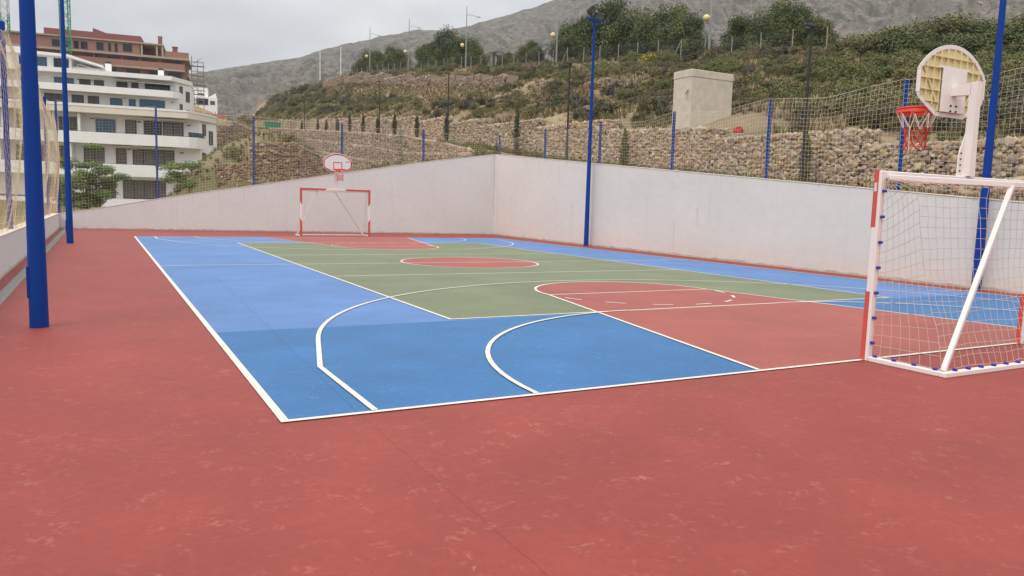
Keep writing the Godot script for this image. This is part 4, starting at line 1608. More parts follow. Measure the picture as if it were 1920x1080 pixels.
# local axes: +z is towards the net (behind the goal), -z is the playing side
func build_goal() -> void:
	var t := thing("goal_with_basket", P(0.04, 0, -L + 0.02), 0.0, "near handball goal with a basketball hoop mast on its crossbar, seen from behind", "goal", "goals with baskets")
	var gw := 1.46
	# posts: square tube, red and white bands cut on the slant
	for s in [-1.0, 1.0]:
		var b := MB.new()
		b.cbox(Vector3(s * gw, 1.0, 0.04), Vector3(0.078, 2.0, 0.078), 0.008)
		var post := put(b.mesh(), M.white_metal, "post", t)
		for z in [[0.0, 0.62, 0.74], [1.3, 2.008, 2.008]]:
			b = MB.new()
			var x0 := -0.042
			var x1 := 0.042
			var lo0: float = z[0] if z[0] == 0.0 else z[0] + 0.12
			var poly := PackedVector2Array([Vector2(x0, z[0] if z[0] == 0.0 else 1.42), Vector2(x1, z[0] if z[0] == 0.0 else 1.30), Vector2(x1, z[1] if z[0] == 0.0 else 2.008), Vector2(x0, z[2] if z[0] == 0.0 else 2.008)])
			b.prism(poly, Vector3(s * gw, 0, 0.0), Vector3(-s, 0, 0), Vector3.UP, Vector3(0, 0, -0.042 + 0.04))
			b.prism(poly, Vector3(s * gw, 0, -0.0025), Vector3(-s, 0, 0), Vector3.UP, Vector3(0, 0, 0.052))
			put(b.mesh(), M.goal_red, "red_band", post)
	# maker's label on the left post
	var lb := MB.new()
	lb.box(Vector3(-gw - 0.0435, 1.83, 0.022), Vector3(0.002, 0.09, 0.03))
	lb.box(Vector3(-gw - 0.012, 1.83, 0.0515), Vector3(0.026, 0.09, 0.002))
	put(lb.mesh(), M.sticker, "label", t)
	var b := MB.new()
	b.cbox(Vector3(0, 1.96, 0.04), Vector3(2 * gw - 0.08, 0.078, 0.074), 0.008)
	var bar := put(b.mesh(), M.white_metal, "crossbar", t)
	for s in [-1.0, 1.0]:
		b = MB.new()
		b.prism(PackedVector2Array([Vector2(0.46, 1.918), Vector2(0.40, 2.002), Vector2(1.42, 2.002), Vector2(1.42, 1.918)]), Vector3(0, 0, -0.002), Vector3(s, 0, 0), Vector3.UP, Vector3(0, 0, 0.04))
		put(b.mesh(), M.goal_red, "red_band", bar)
	# rear frame: base, slanting top arms, braces
	b = MB.new()
	for s in [-1.0, 1.0]:
		b.beam(Vector3(s * gw, 0.026, 0.085), Vector3(s * gw, 0.026, 0.86), 0.075, 0.05, 0.006)
	b.beam(Vector3(-gw - 0.037, 0.026, 0.90), Vector3(gw + 0.037, 0.026, 0.90), 0.075, 0.05, 0.006)
	put(b.mesh(), M.white_metal, "base_frame", t)
	for s in [-1.0, 1.0]:
		var tx := -0.13 if s < 0.0 else 0.64
		b = MB.new()
		b.beam(Vector3(s * (gw - 0.06), 1.93, 0.09), Vector3(tx, 1.90, 0.62), 0.05, 0.06, 0.006)
		put(b.mesh(), M.white_metal, "top_arm", t)
		b = MB.new()
		b.beam(Vector3(s * (gw - 0.02), 0.05, 0.87), Vector3(tx, 1.88, 0.62), 0.05, 0.05, 0.006)
		put(b.mesh(), M.white_metal, "brace", t)
	b = MB.new()
	b.beam(Vector3(-0.13, 1.90, 0.62), Vector3(0.64, 1.90, 0.62), 0.05, 0.06, 0.006)
	put(b.mesh(), M.white_metal, "rear_top_bar", t)
	# net clips
	var cm := MB.new()
	cm.cbox(Vector3.ZERO, Vector3(0.034, 0.03, 0.045), 0.008)
	var clip := cm.mesh()
	for s in [-1.0, 1.0]:
		for k in 7:
			var o := put(clip, M.clip, "net_clip", t)
			o.position = Vector3(s * gw, 0.2 + k * 0.265, 0.098)
		for k in 4:
			var o := put(clip, M.clip, "net_clip", t)
			o.position = Vector3(s * gw, 0.062, 0.14 + k * 0.22)
	for k in 13:
		var o := put(clip, M.clip, "net_clip", t)
		o.position = Vector3(-1.3 + k * 0.217, 0.062, 0.90)
	# net: roof and back in one fall, two side pieces
	var nz := FastNoiseLite.new()
	nz.seed = 6
	nz.frequency = 0.5
	var prof := func(v: float, k: float) -> Vector2:
		# from the crossbar over the top arms, down to the base frame: (height, depth)
		if v < 0.22:
			var q := v / 0.22
			return Vector2(1.925 - 0.06 * q, lerpf(0.085, lerpf(0.42, 0.60, k), q))
		var q := (v - 0.22) / 0.78
		return Vector2(lerpf(1.865, 0.07, q), lerpf(lerpf(0.42, 0.60, k), 0.87, pow(q, 1.3)) - 0.10 * sin(PI * q) * k)
	var back := func(u: float, v: float) -> Vector3:
		var k := clampf(1.0 - (absf(u - 0.5) * 2.0 * gw - 0.34) / (gw - 0.34), 0.0, 1.0)
		var q: Vector2 = prof.call(v, k)
		return Vector3((u * 2.0 - 1.0) * gw * (1.0 - 0.03 * sin(PI * v)), q.x + 0.02 * nz.get_noise_2d(u * 7.0, v * 5.0), q.y + 0.05 * nz.get_noise_2d(u * 5.0 + 40.0, v * 5.0))
	b = MB.new()
	net(b, back, 26, 22, 26, 22, 0.0026)
	for s in [-1.0, 1.0]:
		var sidef := func(u: float, v: float) -> Vector3:
			var e: Vector3 = back.call(0.0 if s < 0 else 1.0, lerpf(0.06, 1.0, v))
			var y := lerpf(1.9, 0.07, v)
			var f0 := Vector3(s * gw, y, 0.085)
			return f0.lerp(Vector3(e.x, e.y, maxf(e.z, 0.12)), u) + Vector3(-s * 0.05 * sin(PI * v) * sin(PI * minf(u + 0.15, 1.0)), 0, 0)
		net(b, sidef, 7, 17, 7, 17, 0.0026)
	put(b.mesh(), M.net_goal, "goal_net", t)
	# mast with a flared foot
	b = MB.new()
	var foot := PackedVector2Array([Vector2(-0.15, 2.002), Vector2(0.15, 2.002), Vector2(0.15, 2.22), Vector2(0.13, 2.30), Vector2(0.08, 2.40), Vector2(0.052, 2.48), Vector2(0.045, 3.02), Vector2(-0.045, 3.02), Vector2(-0.052, 2.48), Vector2(-0.08, 2.40), Vector2(-0.13, 2.30), Vector2(-0.15, 2.22)])
	b.prism(foot, Vector3(0, 0, 0.02), Vector3.RIGHT, Vector3.UP, Vector3(0, 0, 0.012))
	b.prism(PackedVector2Array([Vector2(-0.06, 2.002), Vector2(0.06, 2.002), Vector2(0.045, 2.45), Vector2(0.04, 3.04), Vector2(-0.04, 3.04), Vector2(-0.045, 2.45)]), Vector3(0, 0, 0.032), Vector3.RIGHT, Vector3.UP, Vector3(0, 0, 0.075))
	var mast := put(b.mesh(), M.white_metal, "mast", t)
	for s in [-1.0, 1.0]:
		for k in 4:
			b = MB.new()
			b.tube([Vector3(s * 0.115, 2.06 + k * 0.065, 0.032), Vector3(s * 0.115, 2.06 + k * 0.065, 0.042)], 0.010, 6)
			put(b.mesh(), M.dark_metal, "bolt", mast)
	# arm reaching over to the board
	b = MB.new()
	b.prism(PackedVector2Array([Vector2(-0.18, 2.91), Vector2(-0.18, 3.0), Vector2(0.032, 3.035), Vector2(0.032, 2.90)]), Vector3(-0.05, 0, 0), Vector3(0, 0, 1), Vector3.UP, Vector3(0.10, 0, 0))
	put(b.mesh(), M.white_metal, "arm", t)
	# backboard
	var zb := -0.24
	var y0 := 2.70
	b = MB.new()
	b.prism(board_outline(), Vector3(0, y0, zb), Vector3.RIGHT, Vector3.UP, Vector3(0, 0, 0.012))
	var board := put(b.mesh(), M.board_back, "backboard", t)
	b = MB.new()
	var ol := board_outline()
	b.prism(ol, Vector3(0, y0, zb - 0.004), Vector3.RIGHT, Vector3.UP, Vector3(0, 0, 0.0038))
	put(b.mesh(), M.board_white, "front_face", board)
	# rim lip round the back
	b = MB.new()
	for i in ol.size():
		var a := ol[i]
		var e := ol[(i + 1) % ol.size()]
		b.beam(Vector3(a.x, y0 + a.y, zb + 0.022), Vector3(e.x, y0 + e.y, zb + 0.022), 0.009, 0.046)
	put(b.mesh(), M.board_white, "edge_lip", board)
	# printed border and square on the playing side
	b = MB.new()
	for i in ol.size():
		var a := ol[i]
		var e := ol[(i + 1) % ol.size()]
		var c := Vector2(0, 0.36)
		var a2 := a + (c - a).normalized() * 0.05
		var e2 := e + (c - e).normalized() * 0.05
		b.quad(Vector3(a2.x, y0 + a2.y, zb - 0.0075), Vector3(e2.x, y0 + e2.y, zb - 0.0075), Vector3(e.x, y0 + e.y, zb - 0.0075), Vector3(a.x, y0 + a.y, zb - 0.0075))
	put(b.mesh(), M.board_red, "red_border", board)
	b = MB.new()
	for q in [[0.0, 0.10, 0.37, 0.03], [0.0, 0.40, 0.37, 0.03], [-0.17, 0.25, 0.03, 0.33], [0.17, 0.25, 0.03, 0.33]]:
		b.box(Vector3(q[0], y0 + q[1], zb - 0.0055 - (0.0015 if q[2] > 0.1 else 0.0)), Vector3(q[2], q[3], 0.003))
	put(b.mesh(), M.board_red, "target_square", board)
	# small blue print, too small to read
	b = MB.new()
	for k in 6:
		b.box(Vector3(-0.34 - k * 0.03, y0 + 0.44 - 0.004 * (k % 3), zb - 0.006), Vector3(0.018, 0.034, 0.003), Basis(Vector3.BACK, 0.25 if k % 2 else -0.2))
	put(b.mesh(), M.print_blue, "print", board)
	# ribs of the hollow back
	for k in 9:
		var x := -0.48 + k * 0.12
		var lo := 0.02
		var hi := sqrt(0.766 * 0.766 - x * x) - 0.012
		if absf(x) > 0.25:
			lo = (absf(x) - 0.25) / 0.31 * 0.17 + 0.02
		b = MB.new()
		b.box(Vector3(x, y0 + (lo + hi) * 0.5, zb + 0.026), Vector3(0.008, hi - lo - 0.02, 0.028))
		put(b.mesh(), M.board_back, "rib", board)
	for k in 5:
		var yy := 0.13 + k * 0.125
		var hw := 0.58
		if yy < 0.2:
			hw = 0.25 + (yy / 0.17) * 0.30
		if yy > 0.46:
			hw = minf(0.58, sqrt(maxf(0.0, 0.766 * 0.766 - pow(yy + 0.006, 2.0))) - 0.01)
		b = MB.new()
		b.box(Vector3(0, y0 + yy, zb + 0.0255), Vector3(hw * 2.0 - 0.03, 0.008, 0.026))
		put(b.mesh(), M.board_back, "rib", board)
	for s in [-1.0, 1.0]:
		b = MB.new()
		b.beam(Vector3(s * 0.52, y0 + 0.5, zb + 0.025), Vector3(s * 0.26, y0 + 0.12, zb + 0.025), 0.008, 0.024)
		put(b.mesh(), M.board_back, "rib", board)
	# mounting plate
	b = MB.new()
	b.cbox(Vector3(0.0, y0 + 0.265, zb + 0.05), Vector3(0.44, 0.48, 0.02), 0.004)
	b.box(Vector3(0.0, y0 + 0.518, zb + 0.046), Vector3(0.56, 0.024, 0.02))
	var plate := put(b.mesh(), M.white_metal, "mounting_plate", t)
	for q in [[-0.05, 0.10], [0.05, 0.10], [-0.05, 0.04], [0.05, 0.04]]:
		b = MB.new()
		b.tube([Vector3(q[0], y0 + q[1], zb + 0.06), Vector3(q[0], y0 + q[1], zb + 0.072)], 0.012, 6)
		put(b.mesh(), M.dark_metal, "bolt", plate)
	# hoop
	b = MB.new()
	var ring := []
	var hc := Vector3(0, y0 + 0.11, zb - 0.37)
	for i in 33:
		var a := TAU * i / 32.0
		ring.append(hc + Vector3(cos(a) * 0.225, 0, sin(a) * 0.225))
	b.tube(ring, 0.011, 8, false)
	b.beam(hc + Vector3(0, -0.012, 0.22), Vector3(0, hc.y - 0.012, zb - 0.006), 0.16, 0.018, 0.004)
	b.box(Vector3(0, hc.y - 0.05, zb - 0.011), Vector3(0.18, 0.12, 0.008))
	# flat tray of the rim
	for i in 32:
		var a0 := TAU * i / 32.0
		var a1 := TAU * (i + 1) / 32.0
		b.quad(hc + Vector3(cos(a0) * 0.225, -0.006, sin(a0) * 0.225), hc + Vector3(cos(a1) * 0.225, -0.006, sin(a1) * 0.225), hc + Vector3(cos(a1) * 0.235, -0.05, sin(a1) * 0.235), hc + Vector3(cos(a0) * 0.235, -0.05, sin(a0) * 0.235))
	var hoop := put(b.mesh(), M.rim, "hoop", t)
	var loops := 9
	b = MB.new()
	for i in loops:
		var a := TAU * i / loops
		var m := TAU * (i + 0.5) / loops
		var p0 := hc + Vector3(cos(a) * 0.222, -0.03, sin(a) * 0.222)
		var p1 := hc + Vector3(cos(m) * 0.15, -0.22, sin(m) * 0.15)
		var p2 := hc + Vector3(cos(a + TAU / loops) * 0.222, -0.03, sin(a + TAU / loops) * 0.222)
		b.tube([p0, p0.lerp(p1, 0.55) * 1.0, p1], 0.0045, 5)
		b.tube([p2, p2.lerp(p1, 0.55), p1], 0.0045, 5)
	put(b.mesh(), M.net_white, "upper_net", hoop)
	b = MB.new()
	var rad := [0.15, 0.125, 0.115, 0.12, 0.125]
	for i in loops:
		for j in 4:
			var off := 0.5 * ((j + 1) % 2)
			var a := TAU * (i + off) / loops
			for sg in [-0.5, 0.5]:
				var a2: float = a + sg * TAU / loops
				var q0: Vector3 = hc + Vector3(cos(a) * rad[j], -0.22 - j * 0.065, sin(a) * rad[j])
				var q1: Vector3 = hc + Vector3(cos(a2) * rad[j + 1], -0.22 - (j + 1) * 0.065, sin(a2) * rad[j + 1])
				b.tube([q0, q1], 0.005, 5)
	put(b.mesh(), M.net_red, "lower_net", hoop)
	b = MB.new()
	b.tube([hc + Vector3(-0.15, -0.21, 0.02), hc + Vector3(-0.155, -0.38, 0.03), hc + Vector3(-0.15, -0.50, 0.03)], 0.005, 5)
	put(b.mesh(), M.net_white, "loose_cord", hoop)
	copy(t, "goal_with_basket", P(0.24, 0, L + 1.0), PI, "far handball goal with a basketball hoop mast on its crossbar, seen from the front")

# ---------------------------------------------------------------- street furniture on the hill
func build_lamps() -> void:
	var ds := [-0.2, 16.6, 36.2, 57.6, 80.6, 107.0]
	var nth := ["nearest dark path lamp with a flat head before the gabion wall", "second dark path lamp, behind the long white wall", "third dark path lamp along the gabion wall", "fourth dark path lamp along the gabion wall", "fifth dark path lamp along the gabion wall", "farthest dark path lamp, near the green skip"]
	var t: Node3D
	for i in ds.size():
		var at := P(12.0 + 0.08 * float(ds[i]), R(ds[i]) - 0.02, ds[i])
		if i == 0:
			t = thing("path_lamp", at, 0.0, nth[0], "street lamp", "dark path lamps along the gabion wall")
			var b := MB.new()
			b.tube([Vector3.ZERO, Vector3(0, 1.2, 0)], [0.07, 0.065], 12)
			b.tube([Vector3(0, 1.2, 0), Vector3(0, 5.3, 0)], [0.055, 0.04], 12)
			put(b.mesh(), M.dark_metal, "pole", t)
			b = MB.new()
			b.cbox(Vector3(-0.12, 5.33, 0.0), Vector3(0.5, 0.06, 0.2), 0.02)
			b.cbox(Vector3(-0.16, 5.375, 0.0), Vector3(0.3, 0.04, 0.15), 0.015)
			var hd := put(b.mesh(), M.dark_metal, "lamp_head", t)
			b = MB.new()
			b.cbox(Vector3(-0.2, 5.297, 0.0), Vector3(0.26, 0.01, 0.14), 0.003)
			put(b.mesh(), M.glass, "lens", hd)
		else:
			copy(t, "path_lamp", at, 0.0, nth[i])
	# street lights of the upper road with globes
	var us := [37.9, 65.4, 92.5, 117.6, 140.8]
	var un := ["nearest tall street light with a yellow globe on the upper road", "second tall street light with a yellow globe, in the gap between the pines", "third tall street light with a yellow globe, beside the wide round pine", "fourth tall street light with a yellow globe on the upper road", "farthest tall street light with a yellow globe on the upper road"]
	for i in us.size():
		var at := P(42.0, U(us[i]) - 0.5, us[i])
		if i == 0:
			t = thing("street_light", at, 0.0, un[0], "street light", "street lights with globes on the upper road")
			var b := MB.new()
			b.tube([Vector3.ZERO, Vector3(0, 3.0, 0), Vector3(0, 10.0, 0)], [0.13, 0.11, 0.05], 10)
			put(b.mesh(), M.galv, "pole", t)
			b = MB.new()
			b.tube([Vector3(0, 8.6, 0), Vector3(0.5, 8.75, 0.2), Vector3(1.5, 8.55, 0.5)], [0.035, 0.035, 0.03], 8)
			b.cbox(Vector3(1.75, 8.5, 0.58), Vector3(0.6, 0.1, 0.22), 0.03, Basis(Vector3.UP, -0.32))
			put(b.mesh(), M.galv, "arm", t)
			b = MB.new()
			b.tube([Vector3(0, 3.55, 0), Vector3(-0.75, 3.55, 0.3), Vector3(-0.8, 3.75, 0.32)], 0.03, 8)
			put(b.mesh(), M.galv, "globe_arm", t)
			var sm := SphereMesh.new()
			sm.radius = 0.31
			sm.height = 0.62
			sm.radial_segments = 20
			sm.rings = 10
			var gl := put(sm, M.globe, "globe", t)
			gl.position = Vector3(-0.8, 4.0, 0.32)
		else:
			copy(t, "street_light", at, 0.0, un[i])
	var ws := [[42.0, 162.8, 8.8, "plain white pole on the crest, beside the end pine"], [42.0, 182.1, 9.8, "plain white pole standing farthest along the crest"]]
	for q in ws:
		var w := thing("white_pole", P(q[0], U(q[1]) - 1.0, q[1]), 0.0, q[3], "pole", "white poles on the crest")
		var b := MB.new()
		b.tube([Vector3.ZERO, Vector3(0, q[2], 0)], [0.12, 0.07], 8)
		put(b.mesh(), M.render_white, "shaft", w)
		b = MB.new()
		b.cbox(Vector3(0, q[2] + 0.05, 0), Vector3(0.3, 0.1, 0.3), 0.03)
		put(b.mesh(), M.render_white, "cap", w)
	# mesh fence on the crest
	var f := thing("crest_fence", Vector3.ZERO, 0.0, "wire mesh fence with pale posts along the crest of the slope", "fence")
	var prev := -1000.0
	var d := 10.0
	var k := 0
	while d < 165.0:
		var b := MB.new()
		var g := hill(40.9, d)
		b.tube([P(40.9, g - 0.2, d), P(40.9 + 0.05 * sin(d), g + 1.75, d + 0.04 * cos(d * 3.0))], [0.05, 0.045], 6)
		if k % 6 == 3:
			b.tube([P(40.9, g + 1.6, d), P(40.6, g - 0.1, d + 0.9)], 0.045, 6)
		put(b.mesh(), M.wood_post, "fence_post", f)
		if prev > 26.0:
			var p0 := prev
			var p1 := d
			var nb := MB.new()
			net(nb, func(s: float, t2: float) -> Vector3:
				var dd := lerpf(p0, p1, s)
				return P(40.9, hill(40.9, dd) + 1.65 - t2 * 1.6, dd), 14, 8, 4, 1, 0.008)
			put(nb.mesh(), M.wire, "wire_mesh", f)
		prev = d
		d += 3.4
		k += 1

func build_site_things() -> void:
	# pale concrete block above the gabions
	var t := thing("concrete_block", P(16.4, 0, 9.75), 0.0, "pale concrete tank block standing on top of the gabion wall", "concrete block")
	var b := MB.new()
	b.cbox(Vector3(0, 6.05, 0), Vector3(2.5, 3.0, 1.25), 0.02)
	put(b.mesh(), M.concrete, "body", t)
	b = MB.new()
	b.cbox(Vector3(0, 7.72, 0), Vector3(2.53, 0.34, 1.28), 0.02)
	put(b.mesh(), M.concrete, "top_course", t)
	b = MB.new()
	b.tube([Vector3(-1.25, 6.98, 0.38), Vector3(-1.4, 6.9, 0.45), Vector3(-1.42, 6.78, 0.46)], 0.05, 8)
	put(b.mesh(), M.concrete_dark, "spout", t)
	t = thing("hydrant", P(15.6, 4.6, 6.5), 0.0, "red capped water valve beside the concrete block", "hydrant")
	b = MB.new()
	b.cbox(Vector3(0, 0.1, 0), Vector3(0.45, 0.3, 0.4), 0.02)
	put(b.mesh(), M.concrete_dark, "plinth", t)
	b = MB.new()
	b.tube([Vector3(0, 0.25, 0), Vector3(0, 0.3, 0), Vector3(0, 0.42, 0), Vector3(0, 0.52, 0), Vector3(0, 0.56, 0)], [0.12, 0.19, 0.2, 0.13, 0.03], 14)
	b.tube([Vector3(-0.26, 0.36, 0), Vector3(0.26, 0.36, 0)], 0.07, 10)
	put(b.mesh(), M.red_paint, "cap", t)
	# green skip on the path
	t = thing("skip", P(23.9, R(150.0), 150.0), -0.1, "green site skip at the far end of the path", "skip")
	b = MB.new()
	b.prism(PackedVector2Array([Vector2(-1.3, 0), Vector2(1.5, 0), Vector2(1.65, 1.4), Vector2(-1.75, 1.4)]), Vector3(0, 0, -0.8), Vector3.RIGHT, Vector3.UP, Vector3(0, 0, 1.6))
	put(b.mesh(), M.skip_green, "body", t)
	for k in 6:
		b = MB.new()
		b.box(Vector3(-1.25 + k * 0.5, 0.7, 0.83), Vector3(0.1, 1.3, 0.06))
		put(b.mesh(), M.skip_green, "rib", t)
	# orange barrier
	t = thing("orange_barrier", P(5.0, 0, 100.0), 0.0, "strip of orange plastic safety barrier above the tall dark gabion wall", "barrier")
	b = MB.new()
	b.box(Vector3(0.4, 13.0, 0), Vector3(4.6, 0.6, 0.03), Basis(Vector3.BACK, -0.03))
	put(b.mesh(), M.orange, "mesh_panel", t)
	for k in 5:
		b = MB.new()
		b.tube([Vector3(-1.7 + k, 9.0, 0.05), Vector3(-1.7 + k, 13.6, 0.05)], 0.04, 6)
		put(b.mesh(), M.tube_steel, "stake", t)

# ---------------------------------------------------------------- buildings
func window(parent: Node, x0: float, x1: float, y0: float, y1: float, z: float, m: Material, sashes := 1, turn := Basis.IDENTITY, at := Vector3.ZERO) -> void:
	var b := MB.new()
	var f := 0.07
	for q in [[(x0 + x1) * 0.5, y0 + f * 0.5, x1 - x0, f], [(x0 + x1) * 0.5, y1 - f * 0.5, x1 - x0, f]]:
		b.box(at + turn * Vector3(q[0], q[1], z + 0.02), Vector3(q[2], q[3], 0.1), turn)
	for k in sashes + 1:
		var x := lerpf(x0 + f * 0.5, x1 - f * 0.5, k / float(sashes))
		b.box(at + turn * Vector3(x, (y0 + y1) * 0.5, z + 0.018), Vector3(f, y1 - y0 - 2.0 * f, 0.096), turn)
	var w := put(b.mesh(), M.frame_dark, "window", parent)
	b = MB.new()
	if m == M.shutter:
		var n := int((y1 - y0) / 0.12)
		for k in n:
			b.box(at + turn * Vector3((x0 + x1) * 0.5, lerpf(y0 + 0.05, y1 - 0.05, (k + 0.5) / n), z), Vector3(x1 - x0 - 0.1, 0.1, 0.05), turn * Basis(Vector3.RIGHT, -0.25))
		put(b.mesh(), m, "shutter", w)
	else:
		b.box(at + turn * Vector3((x0 + x1) * 0.5, (y0 + y1) * 0.5, z + 0.005), Vector3(x1 - x0 - 0.1, y1 - y0 - 0.1, 0.03), turn)
		put(b.mesh(), m, "pane", w)

func plan_prism(poly: Array, y0: float, y1: float) -> ArrayMesh:
	var b := MB.new()
	var q := PackedVector2Array()
	for p in poly:
		q.append(p)
	b.prism(q, Vector3(0, y0, 0), Vector3.RIGHT, Vector3(0, 0, 1), Vector3(0, y1 - y0, 0))
	return b.mesh()

# thin wall standing along an open line in plan
func strip_wall(pts: Array, y0: float, y1: float, thick: float) -> ArrayMesh:
	var poly := []
	var back := []
	for i in pts.size():
		var a: Vector2 = pts[maxi(i - 1, 0)]
		var c: Vector2 = pts[mini(i + 1, pts.size() - 1)]
		var t := (c - a).normalized()
		poly.append(pts[i])
		back.append(pts[i] + Vector2(t.y, -t.x) * thick)
	back.reverse()
	return plan_prism(poly + back, y0, y1)

func balcony(parent: Node, front: Array, depth: float, lo: float, hi: float, m: Material) -> void:
	var poly := front.duplicate()
	poly.append(Vector2(front[-1].x, -depth))
	poly.append(Vector2(front[0].x, -depth))
	var bal := put(plan_prism(poly, lo, lo + 0.28), m, "balcony", parent)
	put(strip_wall(front, lo + 0.28, hi, 0.16), m, "parapet", bal)
	var b := MB.new()
	for i in front.size() - 1:
		var a: Vector2 = front[i]
		var c: Vector2 = front[i + 1]
		b.beam(Vector3(a.x, hi + 0.05, a.y - 0.08), Vector3(c.x, hi + 0.05, c.y - 0.08), 0.05, 0.03)
	put(b.mesh(), M.frame_dark, "rail", bal)

func lampbox(parent: Node, x: float, y: float, z: float) -> void:
	var b := MB.new()
	b.cbox(Vector3(x, y, z + 0.06), Vector3(0.32, 0.1, 0.14), 0.02)
	put(b.mesh(), M.frame_dark, "wall_lamp", parent)

func build_buildings() -> void:
	var turn := -atan(0.14)
	# A: white apartment block
	var t := thing("apartment_block", P(-8.0, 0, 66.0), turn, "white apartment block with long curved balconies and grey shutters", "building")
	put(plan_prism([Vector2(-40, -1.8), Vector2(8.4, -1.8), Vector2(9.9, -4.4), Vector2(9.9, -13), Vector2(-40, -13)], -1.5, 9.15), M.render_white, "wall", t)
	var front := [Vector2(-40, 0), Vector2(6.6, 0), Vector2(7.5, -0.1), Vector2(8.2, -0.5), Vector2(9.0, -1.75)]
	balcony(t, front, 1.79, 6.3, 7.36, M.render_white)
	var front2 := [Vector2(-40, 0), Vector2(5.8, 0), Vector2(6.8, -0.12), Vector2(7.5, -0.6), Vector2(8.3, -1.75)]
	balcony(t, front2, 1.79, 3.25, 4.4, M.render_white)
	put(plan_prism([Vector2(-40, -0.2), Vector2(6.0, -0.2), Vector2(7.5, -1.79), Vector2(-40, -1.79)], -1.5, 1.05), M.render_white, "terrace_wall", t)
	# roof terrace: cream parapet with a white cap
	var rf := put(plan_prism([Vector2(-40, 0.1), Vector2(7.4, 0.1), Vector2(8.7, -1.7), Vector2(10.0, -4.3), Vector2(10.0, -13.1), Vector2(-40, -13.1)], 9.16, 9.72), M.render_cream, "roof", t)
	put(plan_prism([Vector2(-40, 0.14), Vector2(7.4, 0.14), Vector2(8.75, -1.68), Vector2(10.05, -4.3), Vector2(10.05, -13.15), Vector2(-40, -13.15)], 9.73, 9.92), M.render_white, "cap", rf)
	var z := -1.79
	for q in [[-4.15, -2.5, 7.42, 8.8, 0, 2], [-1.0, 0.75, 7.42, 8.8, 1, 2], [1.6, 2.6, 7.42, 8.85, 0, 1], [3.25, 4.9, 7.42, 8.85, 2, 2], [5.0, 6.9, 7.42, 8.85, 0, 2],
			[-2.1, -0.3, 4.45, 6.0, 0, 2], [0.7, 1.65, 4.45, 6.0, 0, 1], [2.2, 6.0, 4.45, 6.0, 0, 4],
			[-0.35, 0.6, 1.1, 2.95, 0, 1], [1.25, 5.15, 1.1, 2.95, 0, 4], [-5.4, -3.4, 1.1, 2.95, 0, 2],
			[-7.6, -6.2, 7.42, 8.8, 0, 2], [-12.0, -9.2, 7.42, 8.8, 0, 3], [-7.8, -5.4, 4.45, 6.0, 0, 2], [-12.5, -9.5, 4.45, 6.0, 0, 3], [-16.5, -14.0, 7.42, 8.8, 1, 2], [-17.0, -14.0, 4.45, 6.0, 0, 3], [-4.6, -3.0, 4.45, 6.0, 0, 2]]:
		window(t, q[0], q[1], q[2], q[3], z, [M.shutter, M.pane, M.pane_dark][q[4]], q[5])
	# windows on the canted end
	var ed := Vector2(1.5, -2.6).normalized()
	var tb := Basis(Vector3(ed.x, 0, ed.y), Vector3.UP, Vector3(-ed.y, 0, ed.x))
	for q in [[0.5, 1.05, 7.7, 8.9], [1.7, 2.35, 6.9, 8.3], [0.4, 1.0, 5.0, 6.0], [1.6, 2.4, 4.6, 5.7], [1.7, 2.4, 2.2, 4.0]]:
		window(t, q[0], q[1], q[2], q[3], 0.01, M.shutter, 1, tb, Vector3(8.4, 0, -1.8))
	for q in [[2.85, 8.7], [7.4, 8.62], [1.9, 5.95], [6.7, 5.85], [0.9, 2.9], [-1.3, 8.75]]:
		lampbox(t, q[0], q[1], z)
	# party fins and privacy walls between the flats
	for q in [[-2.2, 7.3, 9.1], [-8.4, 7.3, 9.1], [-3.0, 4.4, 6.25], [-8.8, 4.4, 6.25], [-13.2, 7.3, 9.1]]:
		var b := MB.new()
		b.box(Vector3(q[0], (q[1] + q[2]) * 0.5, -1.0), Vector3(0.22, q[2] - q[1] - 0.03, 1.5))
		put(b.mesh(), M.render_white, "fin_wall", t)
	# glass screen at the balcony end
	var gb := MB.new()
	gb.beam(Vector3(7.4, 7.62, -0.5), Vector3(8.8, 7.62, -1.6), 0.02, 0.5)
	put(gb.mesh(), M.pane, "glass_screen", t)
	# awning cassettes under the slabs
	for q in [[3.0, 7.2, 9.0], [-1.5, 2.2, 6.18], [2.6, 6.2, 6.16]]:
		var b := MB.new()
		b.cbox(Vector3((q[0] + q[1]) * 0.5, q[2], -1.2), Vector3(q[1] - q[0], 0.14, 0.9), 0.04)
		put(b.mesh(), M.awning, "awning", t)
	var pl := put(bushes[4], M.leaf, "balcony_plant")
	pl.transform = Transform3D(Basis.IDENTITY.scaled(Vector3(0.7, 1.0, 0.7)), t.transform * Vector3(-2.75, 7.1, -0.6))
	tag(pl, "potted green plant on the upper balcony of the white apartment block", "plant")

	# B: second white block behind and above
	t = thing("apartment_block", P(-8.0, 0, 130.0), turn, "upper white apartment block with awnings and a sloped penthouse roof", "building")
	put(plan_prism([Vector2(-30, -1.8), Vector2(11.6, -1.8), Vector2(13.9, -5.2), Vector2(13.9, -16), Vector2(-30, -16)], 11.0, 21.2), M.render_white, "wall", t)
	var fb := [Vector2(-30, 0), Vector2(10.2, 0), Vector2(11.2, -0.2), Vector2(12.0, -0.8), Vector2(12.4, -1.75)]
	balcony(t, fb, 1.79, 18.35, 19.45, M.render_white)
	balcony(t, fb, 1.79, 15.3, 16.4, M.render_white)
	rf = put(plan_prism([Vector2(-30, 0.1), Vector2(11.0, 0.1), Vector2(12.0, -1.7), Vector2(14.0, -5.1), Vector2(14.0, -16.1), Vector2(-30, -16.1)], 21.21, 21.95), M.render_white, "roof", t)
